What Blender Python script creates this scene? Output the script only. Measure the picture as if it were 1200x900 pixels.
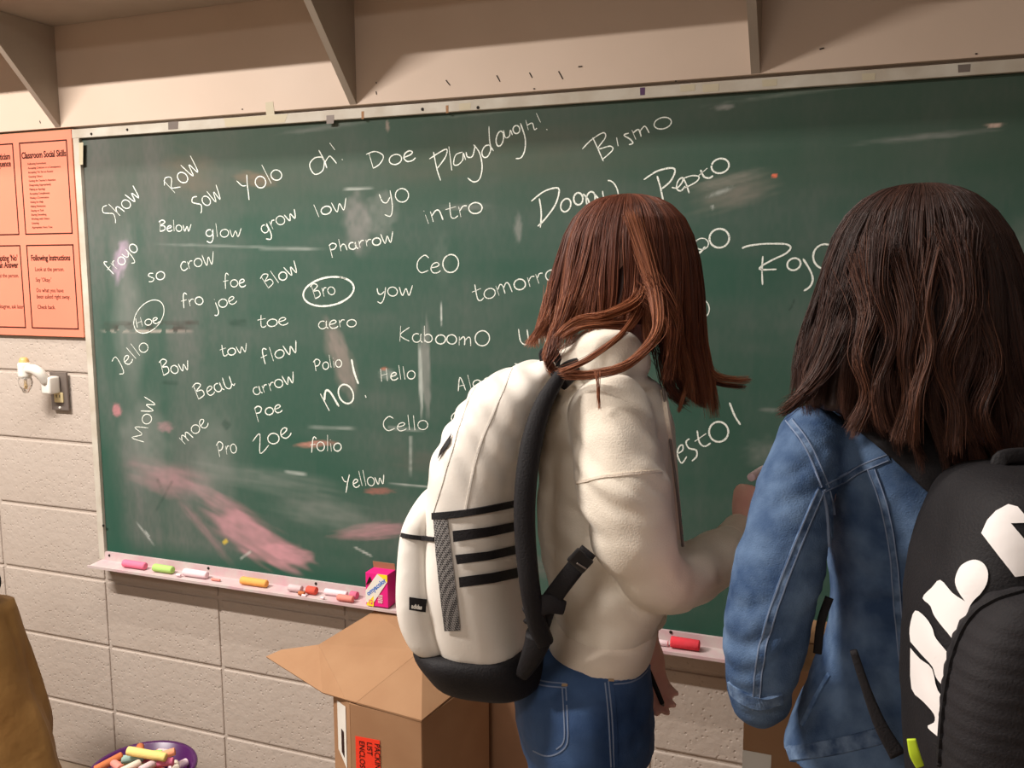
import bpy, bmesh, math, random
import numpy as np
from mathutils import Vector, Matrix, noise
from mathutils.bvhtree import BVHTree
for o in list(bpy.data.objects): bpy.data.objects.remove(o)
S = bpy.context.scene; COL = S.collection
R = random.Random(7); NR = np.random.RandomState(7)

# ---------------------------------------------------------------- camera
FPX, YAW, PIT, ROL = 1055.99, .3650, .1273, -.0027
CAM = Vector((2.0105, -1.9581, 1.5163))
FW = Vector((-math.sin(YAW)*math.cos(PIT), math.cos(YAW)*math.cos(PIT), -math.sin(PIT)))
_r = FW.cross(Vector((0, 0, 1))).normalized(); _u = _r.cross(FW)
RT = _r*math.cos(ROL)+_u*math.sin(ROL); UP = -_r*math.sin(ROL)+_u*math.cos(ROL)
cd = bpy.data.cameras.new('camera'); cam = bpy.data.objects.new('camera', cd); COL.objects.link(cam)
cd.sensor_width = 36; cd.lens = FPX/1200*36; cd.clip_start = .05
m = Matrix((RT, UP, -FW)).transposed().to_4x4(); m.translation = CAM; cam.matrix_world = m
S.camera = cam
# ---------------------------------------------------------------- world, exposure, lights
W = bpy.data.worlds.new('world'); S.world = W; W.use_nodes = True
W.node_tree.nodes['Background'].inputs[0].default_value = (.9, .8, .7, 1)
W.node_tree.nodes['Background'].inputs[1].default_value = .05
S.view_settings.view_transform = 'Standard'; S.view_settings.look = 'None'
S.view_settings.gamma = 1; S.view_settings.exposure = 1.15
WARM = (1.0, .93, .86)
LAMPS = [  # x, y, z, length x, width y, watts
    (-.45, -1.63, 2.88, 1.0, .07, 62),
    (.7, -.88, 2.88, 1.6, .05, 13),
    (1.25, -3.6, 2.88, 1.2, .5, 15),  # fill lamp added behind the camera, brightens the raised forearm
    (2.9, -3.9, 2.88, 1.2, .5, 3),  # weak extra fill lamp, added at the back right
]
for i, (x, y, z, lx, ly, w) in enumerate(LAMPS):
    l = bpy.data.lights.new('ceiling_or_fill_lamp', 'AREA'); l.shape = 'RECTANGLE'; l.size = lx; l.size_y = ly
    l.energy = w; l.color = WARM
    o = bpy.data.objects.new('ceiling_or_fill_lamp', l); COL.objects.link(o); o.location = (x, y, z)

# ---------------------------------------------------------------- helpers
def at(px, py, dep):
    return CAM+(FW*FPX+RT*(px-600)-UP*(py-450))*(dep/FPX)
def ray(px, py): return (FW*FPX+RT*(px-600)-UP*(py-450)).normalized()
def onplane(px, py, axis, val):
    d = ray(px, py); return CAM+d*((val-CAM[axis])/d[axis])
def wall(px, py):
    p = onplane(px, py, 1, 0); return p.x, p.z
RH = Vector((RT.x, RT.y, 0)).normalized(); FH = Vector((FW.x, FW.y, 0)).normalized()
M = {}
def mat(name, col, rough=.7, spec=.3, n1=None, bump=0, bscale=60, c2=None, cscale=8, metal=0, sheen=0, trans=0, stretch=None, detail=4, attr=None, bdist=.002, subs=0):
    m = bpy.data.materials.new(name); m.use_nodes = True; nt = m.node_tree; N = nt.nodes; L = nt.links
    b = N['Principled BSDF']; b.inputs['Roughness'].default_value = rough; b.inputs['Specular IOR Level'].default_value = spec
    b.inputs['Metallic'].default_value = metal; b.inputs['Base Color'].default_value = (*col, 1)
    b.inputs['Sheen Weight'].default_value = sheen; b.inputs['Transmission Weight'].default_value = trans
    tc = N.new('ShaderNodeTexCoord'); out = tc.outputs['Object']
    if stretch:
        mp = N.new('ShaderNodeMapping'); mp.inputs['Scale'].default_value = stretch; L.new(out, mp.inputs['Vector']); out = mp.outputs[0]
    if c2:
        n = N.new('ShaderNodeTexNoise'); n.inputs['Scale'].default_value = cscale; n.inputs['Detail'].default_value = detail; L.new(out, n.inputs['Vector'])
        r = N.new('ShaderNodeValToRGB'); r.color_ramp.elements[0].position = .32; r.color_ramp.elements[1].position = .68
        r.color_ramp.elements[0].color = (*col, 1); r.color_ramp.elements[1].color = (*c2, 1)
        L.new(n.outputs['Fac'], r.inputs['Fac']); L.new(r.outputs['Color'], b.inputs['Base Color'])
    if attr:
        a = N.new('ShaderNodeVertexColor'); a.layer_name = attr; L.new(a.outputs['Color'], b.inputs['Base Color'])
    if bump:
        n = N.new('ShaderNodeTexNoise'); n.inputs['Scale'].default_value = bscale; n.inputs['Detail'].default_value = 3; L.new(out, n.inputs['Vector'])
        bp = N.new('ShaderNodeBump'); bp.inputs['Strength'].default_value = bump; bp.inputs['Distance'].default_value = bdist
        L.new(n.outputs['Fac'], bp.inputs['Height']); L.new(bp.outputs['Normal'], b.inputs['Normal'])
    M[name] = m; return m
def srgb(r, g, b): return tuple((c/255/12.92 if c/255 < .04045 else ((c/255+.055)/1.055)**2.4) for c in (r, g, b))

def link(name, me, m=None, parent=None, smooth=False):
    o = bpy.data.objects.new(name, me); COL.objects.link(o)
    if m: me.materials.append(m)
    if parent: o.parent = parent
    if smooth: me.shade_smooth()
    return o
def mesh(name, vs, fs, m=None, parent=None, smooth=False):
    me = bpy.data.meshes.new(name); me.from_pydata([tuple(v) for v in vs], [], fs); me.update()
    return link(name, me, m, parent, smooth)
def frombm(name, bm, m=None, parent=None, smooth=False):
    bmesh.ops.recalc_face_normals(bm, faces=bm.faces)
    me = bpy.data.meshes.new(name); bm.to_mesh(me); bm.free()
    return link(name, me, m, parent, smooth)
def tag(o, label=None, cat=None, group=None, kind=None):
    if label: o['label'] = label
    if cat: o['category'] = cat
    if group: o['group'] = group
    if kind: o['kind'] = kind
    return o
def empty(name, loc, label, cat, group=None):
    o = bpy.data.objects.new(name, None); COL.objects.link(o); o.location = loc; o.empty_display_size = .05
    bpy.context.view_layer.update()
    return tag(o, label, cat, group)
def own(o, par):   # parent keeping world coordinates (parents carry only a location)
    o.parent = par; o.matrix_parent_inverse = Matrix.Translation(-Vector(par.location)); return o
def bx(bm, c, s, bev=0, rot=None):
    mt = Matrix.Translation(c)
    if rot is not None: mt = mt @ rot
    r = bmesh.ops.create_cube(bm, size=1, matrix=mt @ Matrix.Diagonal((*s, 1)))
    if bev:
        es = list({e for v in r['verts'] for e in v.link_edges})
        bmesh.ops.bevel(bm, geom=es, offset=bev, segments=2, affect='EDGES', profile=.6)
def box(name, c, s, m, parent=None, bev=0, rot=None, smooth=False):
    bm = bmesh.new(); bx(bm, c, s, bev, rot); o = frombm(name, bm, m, None, smooth)
    if parent: own(o, parent)
    return o
def catmull(P, n):
    P = [np.array(p, float) for p in P]; k = len(P); out = []
    for j in range(n):
        t = j/(n-1)*(k-1); i = min(int(t), k-2); u = t-i
        p0 = P[max(i-1, 0)]; p1 = P[i]; p2 = P[i+1]; p3 = P[min(i+2, k-1)]
        out.append(.5*((2*p1)+(-p0+p2)*u+(2*p0-5*p1+4*p2-p3)*u*u+(-p0+3*p1-3*p2+p3)*u**3))
    return out
def add_rings(bm, rings):
    """rings: list of lists of co; closed solid"""
    vs = [[bm.verts.new(tuple(c)) for c in r] for r in rings]; n = len(vs[0])
    for a, b in zip(vs, vs[1:]):
        for i in range(n): bm.faces.new((a[i], a[(i+1) % n], b[(i+1) % n], b[i]))
    bm.faces.new(vs[0][::-1]); bm.faces.new(vs[-1])
def add_tube(bm, P, rad, seg=14, n=None, flat=None, ref=Vector((0, 0, 1))):
    """P points, rad radii (or pair list); smooth closed sweep. flat: scale of second axis"""
    k = len(P); n = n or max(3, k*4)
    pr = catmull([tuple(p)+tuple(r if isinstance(r, (tuple, list)) else (r, r*(flat or 1))) for p, r in zip(P, rad)], n)
    rings = []; prev = None
    for i, q in enumerate(pr):
        a = Vector(pr[max(i-1, 0)][:3]); b = Vector(pr[min(i+1, n-1)][:3]); t = (b-a).normalized()
        if prev is None:
            x = ref.cross(t)
            if x.length < 1e-3: x = Vector((1, 0, 0)).cross(t)
        else: x = prev-t*prev.dot(t)
        x.normalize(); prev = x; y = t.cross(x); c = Vector(q[:3]); r1, r2 = max(q[3], 1e-4), max(q[4], 1e-4)
        rings.append([c+x*(r1*math.cos(2*math.pi*j/seg))+y*(r2*math.sin(2*math.pi*j/seg)) for j in range(seg)])
    # rounded ends
    def cap(ring, other):
        c = sum(ring, Vector())/len(ring); d = (c-sum(other, Vector())/len(other)).normalized(); rr = (ring[0]-c).length
        return [[c+(v-c)*s+d*rr*h for v in ring] for s, h in ((.85, .3), (.5, .5))]
    c0 = cap(rings[0], rings[1]); c1 = cap(rings[-1], rings[-2])
    add_rings(bm, c0[::-1]+rings+c1)
def tube(name, P, rad, m, parent=None, seg=10, n=None, flat=None, ref=Vector((0, 0, 1))):
    bm = bmesh.new(); add_tube(bm, P, rad if isinstance(rad, list) else [rad]*len(P), seg, n, flat, ref)
    o = frombm(name, bm, m, None, True)
    if parent: own(o, parent)
    return o
def px_rings(T, dep, yaw=0, seg=40, ex=2.0, n=None, hdscale=1):
    """table rows (y, xl, xr, half depth[, dep offset]) -> smooth horizontal rings"""
    rows = []
    for t in T:
        d = dep+(t[4] if len(t) > 4 else 0); c = at((t[1]+t[2])/2, t[0], d)
        rows.append((c.x, c.y, c.z, (t[2]-t[1])/2*d/FPX, t[3]*hdscale))
    rows = catmull(rows, n or len(rows)*4)
    X = RH*math.cos(yaw)+FH*math.sin(yaw); Y = -RH*math.sin(yaw)+FH*math.cos(yaw); out = []
    for q in rows:
        c = Vector(q[:3]); r = []
        for j in range(seg):
            a = 2*math.pi*j/seg; ca, sa = math.cos(a), math.sin(a)
            u = math.copysign(abs(ca)**(2/ex), ca); v = math.copysign(abs(sa)**(2/ex), sa)
            r.append(c+X*(max(q[3], .002)*u)+Y*(max(q[4], .002)*v))
        out.append(r)
    return out
def add_ball(bm, c, r, rot=None, seg=20):
    mt = Matrix.Translation(c)
    if rot is not None: mt = mt @ rot
    bmesh.ops.create_uvsphere(bm, u_segments=seg, v_segments=seg//2+2, radius=1, matrix=mt @ Matrix.Diagonal((*r, 1)))
def fuse(name, bm, voxel, m, parent, smooth=6, disp=None, sub=0):
    bmesh.ops.recalc_face_normals(bm, faces=bm.faces)
    me = bpy.data.meshes.new(name); bm.to_mesh(me); bm.free()
    o = bpy.data.objects.new(name, me); COL.objects.link(o)
    r = o.modifiers.new('r', 'REMESH'); r.mode = 'VOXEL'; r.voxel_size = voxel
    s = o.modifiers.new('s', 'SMOOTH'); s.factor = .5; s.iterations = smooth
    dg = bpy.context.evaluated_depsgraph_get(); dg.update()
    me2 = bpy.data.meshes.new_from_object(o.evaluated_get(dg)); o.modifiers.clear(); o.data = me2; me2.name = name
    if disp:
        n = len(me2.vertices); co = np.empty(n*3); me2.vertices.foreach_get('co', co)
        no = np.empty(n*3); me2.vertices.foreach_get('normal', no); co = co.reshape(-1, 3); no = no.reshape(-1, 3)
        d = np.array([disp(Vector(c), Vector(q)) for c, q in zip(co, no)]); co = co+no*d[:, None]
        me2.vertices.foreach_set('co', co.ravel()); me2.update()
    me2.materials.clear(); me2.materials.append(m); me2.shade_smooth()
    if parent: own(o, parent)
    return o
def bvh(*obs):
    vs = []; fs = []
    for o in obs:
        k = len(vs); vs += [v.co.copy() for v in o.data.vertices]; fs += [tuple(i+k for i in p.vertices) for p in o.data.polygons]
    return BVHTree.FromPolygons(vs, fs)
def shoot(tr, px, py):
    h = tr.ray_cast(CAM, ray(px, py))
    if h[0] is None:
        return None
    n = h[1]
    if n.dot(ray(px, py)) > 0: n = -n
    return h[0], n
def strip(name, tr, path, w, h, m, parent, step=3, smooth=True):
    """a raised band lying on a surface, along a path given where the photo shows it"""
    L = [0]
    for a, b in zip(path, path[1:]): L.append(L[-1]+math.hypot(b[0]-a[0], b[1]-a[1]))
    n = max(4, int(L[-1]/step)); pts = catmull([(p[0], p[1]) for p in path], n); H = [shoot(tr, *p) for p in pts]; H = [x for x in H if x]
    # drop jumps
    keep = [H[0]] if H else []
    for x in H[1:]:
        if (x[0]-keep[-1][0]).length < .05: keep.append(x)
    if len(keep) < 3: return None
    P = [np.array(k[0]) for k in keep]; Q = [np.array(k[1]) for k in keep]
    for _ in range(2):
        P = [P[0]]+[(P[i-1]+2*P[i]+P[i+1])/4 for i in range(1, len(P)-1)]+[P[-1]]
        Q = [Q[0]]+[(Q[i-1]+2*Q[i]+Q[i+1])/4 for i in range(1, len(Q)-1)]+[Q[-1]]
    vs = []; fs = []
    for i in range(len(P)):
        p = Vector(P[i]); nn = Vector(Q[i]).normalized(); t = Vector(P[min(i+1, len(P)-1)]-P[max(i-1, 0)]).normalized(); s = t.cross(nn).normalized()
        vs += [p-s*w-nn*.003, p-s*w*.85+nn*h, p+s*w*.85+nn*h, p+s*w-nn*.003]
    for i in range(len(P)-1):
        a = 4*i; b = a+4
        for j in range(4): fs.append((a+j, a+(j+1) % 4, b+(j+1) % 4, b+j))
    fs.append((3, 2, 1, 0)); e = 4*len(P)-4; fs.append((e, e+1, e+2, e+3))
    o = mesh(name, vs, fs, m, None, False); own(o, parent); return o
def decal(name, tr, poly, off, m, parent, cuts=5):
    """thin patch lying on a surface (pocket, print, label)"""
    bm = bmesh.new(); vs = [bm.verts.new((x, y, 0)) for x, y in poly]; es = [bm.edges.new((vs[i], vs[(i+1) % len(vs)])) for i in range(len(vs))]
    bmesh.ops.triangle_fill(bm, edges=es, use_beauty=True)
    for _ in range(7):
        long = [e for e in bm.edges if e.calc_length() > cuts]
        if not long: break
        bmesh.ops.subdivide_edges(bm, edges=long, cuts=1); bmesh.ops.triangulate(bm, faces=bm.faces)
    bad = []
    for v in bm.verts:
        h = shoot(tr, v.co.x, v.co.y)
        if h is None: bad.append(v); continue
        v.co = h[0]+h[1]*off
    if bad: bmesh.ops.delete(bm, geom=bad, context='VERTS')
    o = frombm(name, bm, m, None, True); own(o, parent); return o
def poly_solid(name, pts, th, m, parent=None, nrm=None):
    """flat polygon with thickness"""
    n = len(pts); p = [Vector(q) for q in pts]
    nn = nrm or (p[1]-p[0]).cross(p[2]-p[0]).normalized()
    vs = [q+nn*th/2 for q in p]+[q-nn*th/2 for q in p]
    fs = [tuple(range(n)), tuple(range(2*n-1, n-1, -1))]+[(i, i+n, (i+1) % n+n, (i+1) % n) for i in range(n)]
    o = mesh(name, vs, fs, m)
    bm = bmesh.new(); bm.from_mesh(o.data); bmesh.ops.recalc_face_normals(bm, faces=bm.faces); bm.to_mesh(o.data); bm.free()
    if parent: own(o, parent)
    return o
def text(name, s, size, mw, m, parent=None, sx=1, align='LEFT', bold=0, ext=.0002):
    c = bpy.data.curves.new(name, 'FONT'); c.body = s; c.size = size; c.align_x = align; c.extrude = ext; c.offset = bold; c.resolution_u = 3
    o = bpy.data.objects.new(name, c); COL.objects.link(o); dg = bpy.context.evaluated_depsgraph_get(); dg.update()
    me = bpy.data.meshes.new_from_object(o.evaluated_get(dg)); bpy.data.objects.remove(o)
    me.transform(mw @ Matrix.Diagonal((sx, 1, 1, 1))); me.materials.clear(); o = link(name, me, m)
    if parent: own(o, parent)
    return o
def cyl(name, x, y, z0, z1, r0, r1, m, parent):
    bm = bmesh.new(); bmesh.ops.create_cone(bm, cap_ends=True, segments=36, radius1=r0, radius2=r1, depth=z1-z0, matrix=Matrix.Translation((x, y, (z0+z1)/2)))
    bmesh.ops.bevel(bm, geom=[e for e in bm.edges if abs(e.verts[0].co.z-e.verts[1].co.z) < 1e-6], offset=.003, segments=2, affect='EDGES'); o = frombm(name, bm, m); own(o, parent); return o
WALLROT = Matrix.Rotation(math.pi/2, 4, 'X')    # text standing on the wall, facing the room

# ---------------------------------------------------------------- materials
mat('wallpaint', srgb(190, 178, 168), .6, .3, c2=srgb(183, 170, 159), cscale=3, bump=.5, bscale=55, bdist=.004)
nt = M['wallpaint'].node_tree; b_ = [n for n in nt.nodes if n.type == 'BUMP'][0]   # pits of the concrete blocks
vo = nt.nodes.new('ShaderNodeTexVoronoi'); vo.inputs['Scale'].default_value = 75; mr = nt.nodes.new('ShaderNodeMapRange')
mr.inputs['From Min'].default_value = .10; mr.inputs['From Max'].default_value = .26; b2_ = nt.nodes.new('ShaderNodeBump'); b2_.inputs['Strength'].default_value = .55; b2_.inputs['Distance'].default_value = .002
nt.links.new([n for n in nt.nodes if n.type == 'TEX_COORD'][0].outputs['Object'], vo.inputs['Vector']); nt.links.new(vo.outputs['Distance'], mr.inputs['Value']); nt.links.new(mr.outputs[0], b2_.inputs['Height'])
nt.links.new(b_.outputs['Normal'], b2_.inputs['Normal']); nt.links.new(b2_.outputs['Normal'], nt.nodes['Principled BSDF'].inputs['Normal'])
mat('panel', srgb(214, 194, 177), .5, .3, c2=srgb(206, 185, 167), cscale=2.5, bump=.08, bscale=300)
mat('bracket', srgb(172, 160, 146), .45, .3, c2=srgb(162, 149, 136), cscale=6)
mat('frame', srgb(205, 200, 188), .4, .4, c2=srgb(184, 174, 158), cscale=14, detail=6)
mat('tray', srgb(198, 188, 184), .5, .3, c2=srgb(200, 164, 170), cscale=22, detail=6)
mat('black', (.012, .012, .014), .75, .25, bump=.3, bscale=500)
mat('dark', (.02, .015, .012), .7, .2)
mat('poster', srgb(232, 132, 108), .45, .3, c2=srgb(236, 140, 114), cscale=3)
mat('ink', srgb(45, 22, 18), .6, .2)
mat('white', srgb(232, 228, 220), .4, .4)
mat('ceil', srgb(205, 200, 190), .8, .2); mat('floor', srgb(150, 135, 118), .4, .4, c2=srgb(140, 124, 108), cscale=20)
mat('oldtape', srgb(196, 186, 160), .4, .4)
mat('grey', srgb(118, 108, 102), .4, .4, metal=.3)
mat('cream', srgb(222, 206, 160), .4, .4)
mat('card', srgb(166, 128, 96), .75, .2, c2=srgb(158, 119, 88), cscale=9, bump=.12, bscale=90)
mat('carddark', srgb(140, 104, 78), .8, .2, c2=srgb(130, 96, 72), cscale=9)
mat('kraft', srgb(146, 110, 62), .6, .3, c2=srgb(128, 92, 48), cscale=7, bump=.5, bscale=14, bdist=.01)
mat('redlabel', srgb(245, 62, 38), .45, .3)
mat('purple', srgb(70, 22, 80), .3, .5)
mat('skin', srgb(236, 188, 174), .5, .35, c2=srgb(230, 172, 160), cscale=30); M['skin'].node_tree.nodes['Principled BSDF'].inputs['Subsurface Weight'].default_value = .1
mat('hoodie', srgb(236, 227, 213), .9, .15, c2=srgb(230, 219, 203), cscale=10, bump=.35, bscale=420, sheen=.25)
mat('hoodierib', srgb(224, 210, 194), .9, .15, bump=.4, bscale=420, sheen=.2)
mat('jeans', srgb(40, 62, 98), .8, .15, c2=srgb(72, 98, 138), cscale=9, bump=.3, bscale=600, detail=6)
mat('denim', srgb(52, 74, 108), .85, .15, c2=srgb(98, 122, 154), cscale=22, bump=.5, bscale=500, detail=10)
mat('denimseam', srgb(44, 66, 100), .85, .18, c2=srgb(106, 128, 158), cscale=60, bump=.8, bscale=160, detail=5)
mat('denimlight', srgb(112, 142, 182), .85, .18, c2=srgb(80, 108, 152), cscale=90)
mat('thread', srgb(164, 140, 112), .7, .2)
mat('threadblue', srgb(120, 134, 160), .7, .2)
mat('bpwhite', srgb(234, 229, 222), .6, .3, c2=srgb(224, 216, 206), cscale=7, bump=.12, bscale=260)
mat('bpblack', srgb(22, 20, 23), .7, .3, c2=srgb(28, 26, 29), cscale=12, bump=.4, bscale=380)
mat('bpblack2', srgb(30, 28, 31), .75, .3, c2=srgb(38, 35, 38), cscale=12, bump=.4, bscale=380)
mat('glyph', srgb(240, 235, 234), .5, .3)
mat('buckle', srgb(34, 34, 36), .3, .5)
mat('lime', srgb(190, 215, 50), .5, .3)
mat('mouth', srgb(160, 70, 70), .5, .3); mat('eyewhite', (.8, .8, .78), .2, .5); mat('iris', (.05, .03, .02), .2, .5)
mat('darkpants', srgb(28, 27, 31), .85, .15, bump=.3, bscale=500)
mat('shoe', srgb(210, 205, 200), .6, .3); mat('glass', (.95, .92, .88), .08, .5, trans=.85)
mat('amber', srgb(214, 176, 110), .3, .5)
mat('wood', srgb(120, 82, 50), .5, .3, c2=srgb(98, 64, 38), cscale=12, stretch=(1, 1, 8))
mat('magenta', srgb(226, 32, 130), .4, .4); mat('yellow', srgb(250, 222, 40), .4, .4); mat('inkblue', srgb(40, 110, 200), .5, .3)
for k, c in dict(pink=(236, 120, 150), green=(176, 214, 120), whitec=(240, 214, 220), orange=(240, 172, 92), clear=(214, 188, 190), red=(226, 92, 76), salmon=(228, 140, 128), hotred=(230, 66, 78), yell=(238, 212, 130), lilac=(176, 150, 200), bluec=(96, 150, 200), teal=(150, 180, 170), peach=(236, 160, 120), brown=(190, 110, 70), pale=(226, 214, 196), rose=(214, 110, 140)).items():
    mat('chalk_'+k, srgb(*c), .95, .05, c2=srgb(*[min(255, int(v*.93+14)) for v in c]), cscale=60, bump=.4, bscale=200)
def hairmat(name):
    m = mat(name, (.1, .05, .03), .48, .35, attr='tone'); return m
hairmat('hair')
# chalk lines: white, a little of the board grinning through
def chalkmat():
    m = bpy.data.materials.new('chalkline'); m.use_nodes = True; N = m.node_tree.nodes; L = m.node_tree.links; b = N['Principled BSDF']
    b.inputs['Roughness'].default_value = .95; b.inputs['Specular IOR Level'].default_value = .05
    tc = N.new('ShaderNodeTexCoord'); n = N.new('ShaderNodeTexNoise'); n.inputs['Scale'].default_value = 420; n.inputs['Detail'].default_value = 3
    L.new(tc.outputs['Object'], n.inputs['Vector']); r = N.new('ShaderNodeValToRGB'); r.color_ramp.elements[0].position = .30; r.color_ramp.elements[1].position = .47
    r.color_ramp.elements[0].color = (*srgb(110, 140, 125), 1); r.color_ramp.elements[1].color = (*srgb(236, 240, 232), 1)
    L.new(n.outputs['Fac'], r.inputs['Fac']); L.new(r.outputs[0], b.inputs['Base Color']); M['chalkline'] = m
chalkmat()

# ---------------------------------------------------------------- the room
H = .2032; BW = .4064; XJ = -.018
def struct(o, label=None):
    o['kind'] = 'structure'
    return o
wb = struct(box('wall_back', (.6, .055, 1.475), (9.2, .1, 2.95), M['wallpaint']))      # face at y=.005: the mortar bed
bmk = bmesh.new(); bx(bmk, (0, 0, 0), (BW-.009, .02, H-.009), .0035); blk = frombm('block', bmk, M['wallpaint'])
first = True
for r_ in range(0, 9):
    for c_ in range(-4, 9):
        x = XJ+(c_+.5)*BW; z = (r_+.5)*H
        if z > .8 and c_ >= 0: continue
        o = blk if first else bpy.data.objects.new('block', blk.data)
        if not first: COL.objects.link(o)
        first = False; o.location = (x, .0105+R.uniform(-.0006, .0006), z); o.parent = wb
struct(box('floor', (.6, -3, -.05), (9.2, 6.2, .1), M['floor'])); struct(box('ceiling', (.6, -3, 3.0), (9.2, 6.2, .1), M['ceil']))
struct(box('wall_left', (-4.05, -3, 1.475), (.1, 6.2, 2.95), M['wallpaint'])); struct(box('wall_right', (5.25, -3, 1.475), (.1, 6.2, 2.95), M['wallpaint']))
struct(box('wall_front', (.6, -6.15, 1.475), (9.2, .1, 2.95), M['wallpaint']))
struct(box('trim_1', (.6, -.004, 2.428), (8.9, .018, 1.044), M['panel'], bev=.001))   # painted panel above the board, lower edge 1.906
# lamps' housings; the two rear fittings are added along with their fill lamps
for (x, y, z, lx, ly, w) in LAMPS:
    e = empty('ceiling_or_fill_light', (x, y, 2.95), {-1.63: 'narrow ceiling light fitting at the left in front of the chalkboard', -.88: 'slim ceiling light fitting nearest the chalkboard', -3.6: 'broad added fill light fitting behind the camera', -3.9: 'broad added fill light fitting at the back right of the room'}[y], 'light', 'ceiling lights out of view')
    box('housing', (x, y, 2.925), (lx+.06, ly+.06, .05), M['white'], e, .004)
# shelf overhead with triangular brackets
sh = empty('overhead_shelf', (.9, -.15, 2.17), 'long painted wooden shelf above the chalkboard on triangular side brackets', 'shelf')
box('shelf_board', (1.0, -.165, 2.183), (5.6, .30, .02), M['bracket'], sh, .001)
for k in range(4):
    x = -.074+.936*k
    o = poly_solid('bracket', [(x, -.013, 1.907), (x, -.013, 2.172), (x, -.268, 2.172)], .018, M['bracket'], sh, Vector((1, 0, 0)))
# nail holes, staples and smears on the panel
e = sh
for i, (px, py, a, l) in enumerate([(525, 97, 50, 9), (584, 92, 60, 9), (622, 88, 60, 7), (657, 88, 60, 11), (680, 78, 0, 5), (963, 57, -10, 5), (792, 95, 0, 2), (626, 104, 0, 2), (284, 128, 0, 2), (1144, 63, 0, 2), (441, 109, 80, 4), (441, 97, 80, 2), (47, 143, 70, 4)]):
    q = onplane(px, py, 1, -.0135); bm = bmesh.new(); bx(bm, q, (l/560, .0012, .0022), 0, Matrix.Rotation(math.radians(a), 4, 'Y'))
    o = frombm('staple', bm, M['dark']); o.parent = bpy.data.objects['trim_1']
for poly in ([(311, 120), (320, 119), (322, 136), (312, 137)],):
    pts = [onplane(*p, 1, -.0136) for p in poly]; o = poly_solid('tape', pts, .0003, M['oldtape']); o.parent = bpy.data.objects['trim_1']

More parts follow.
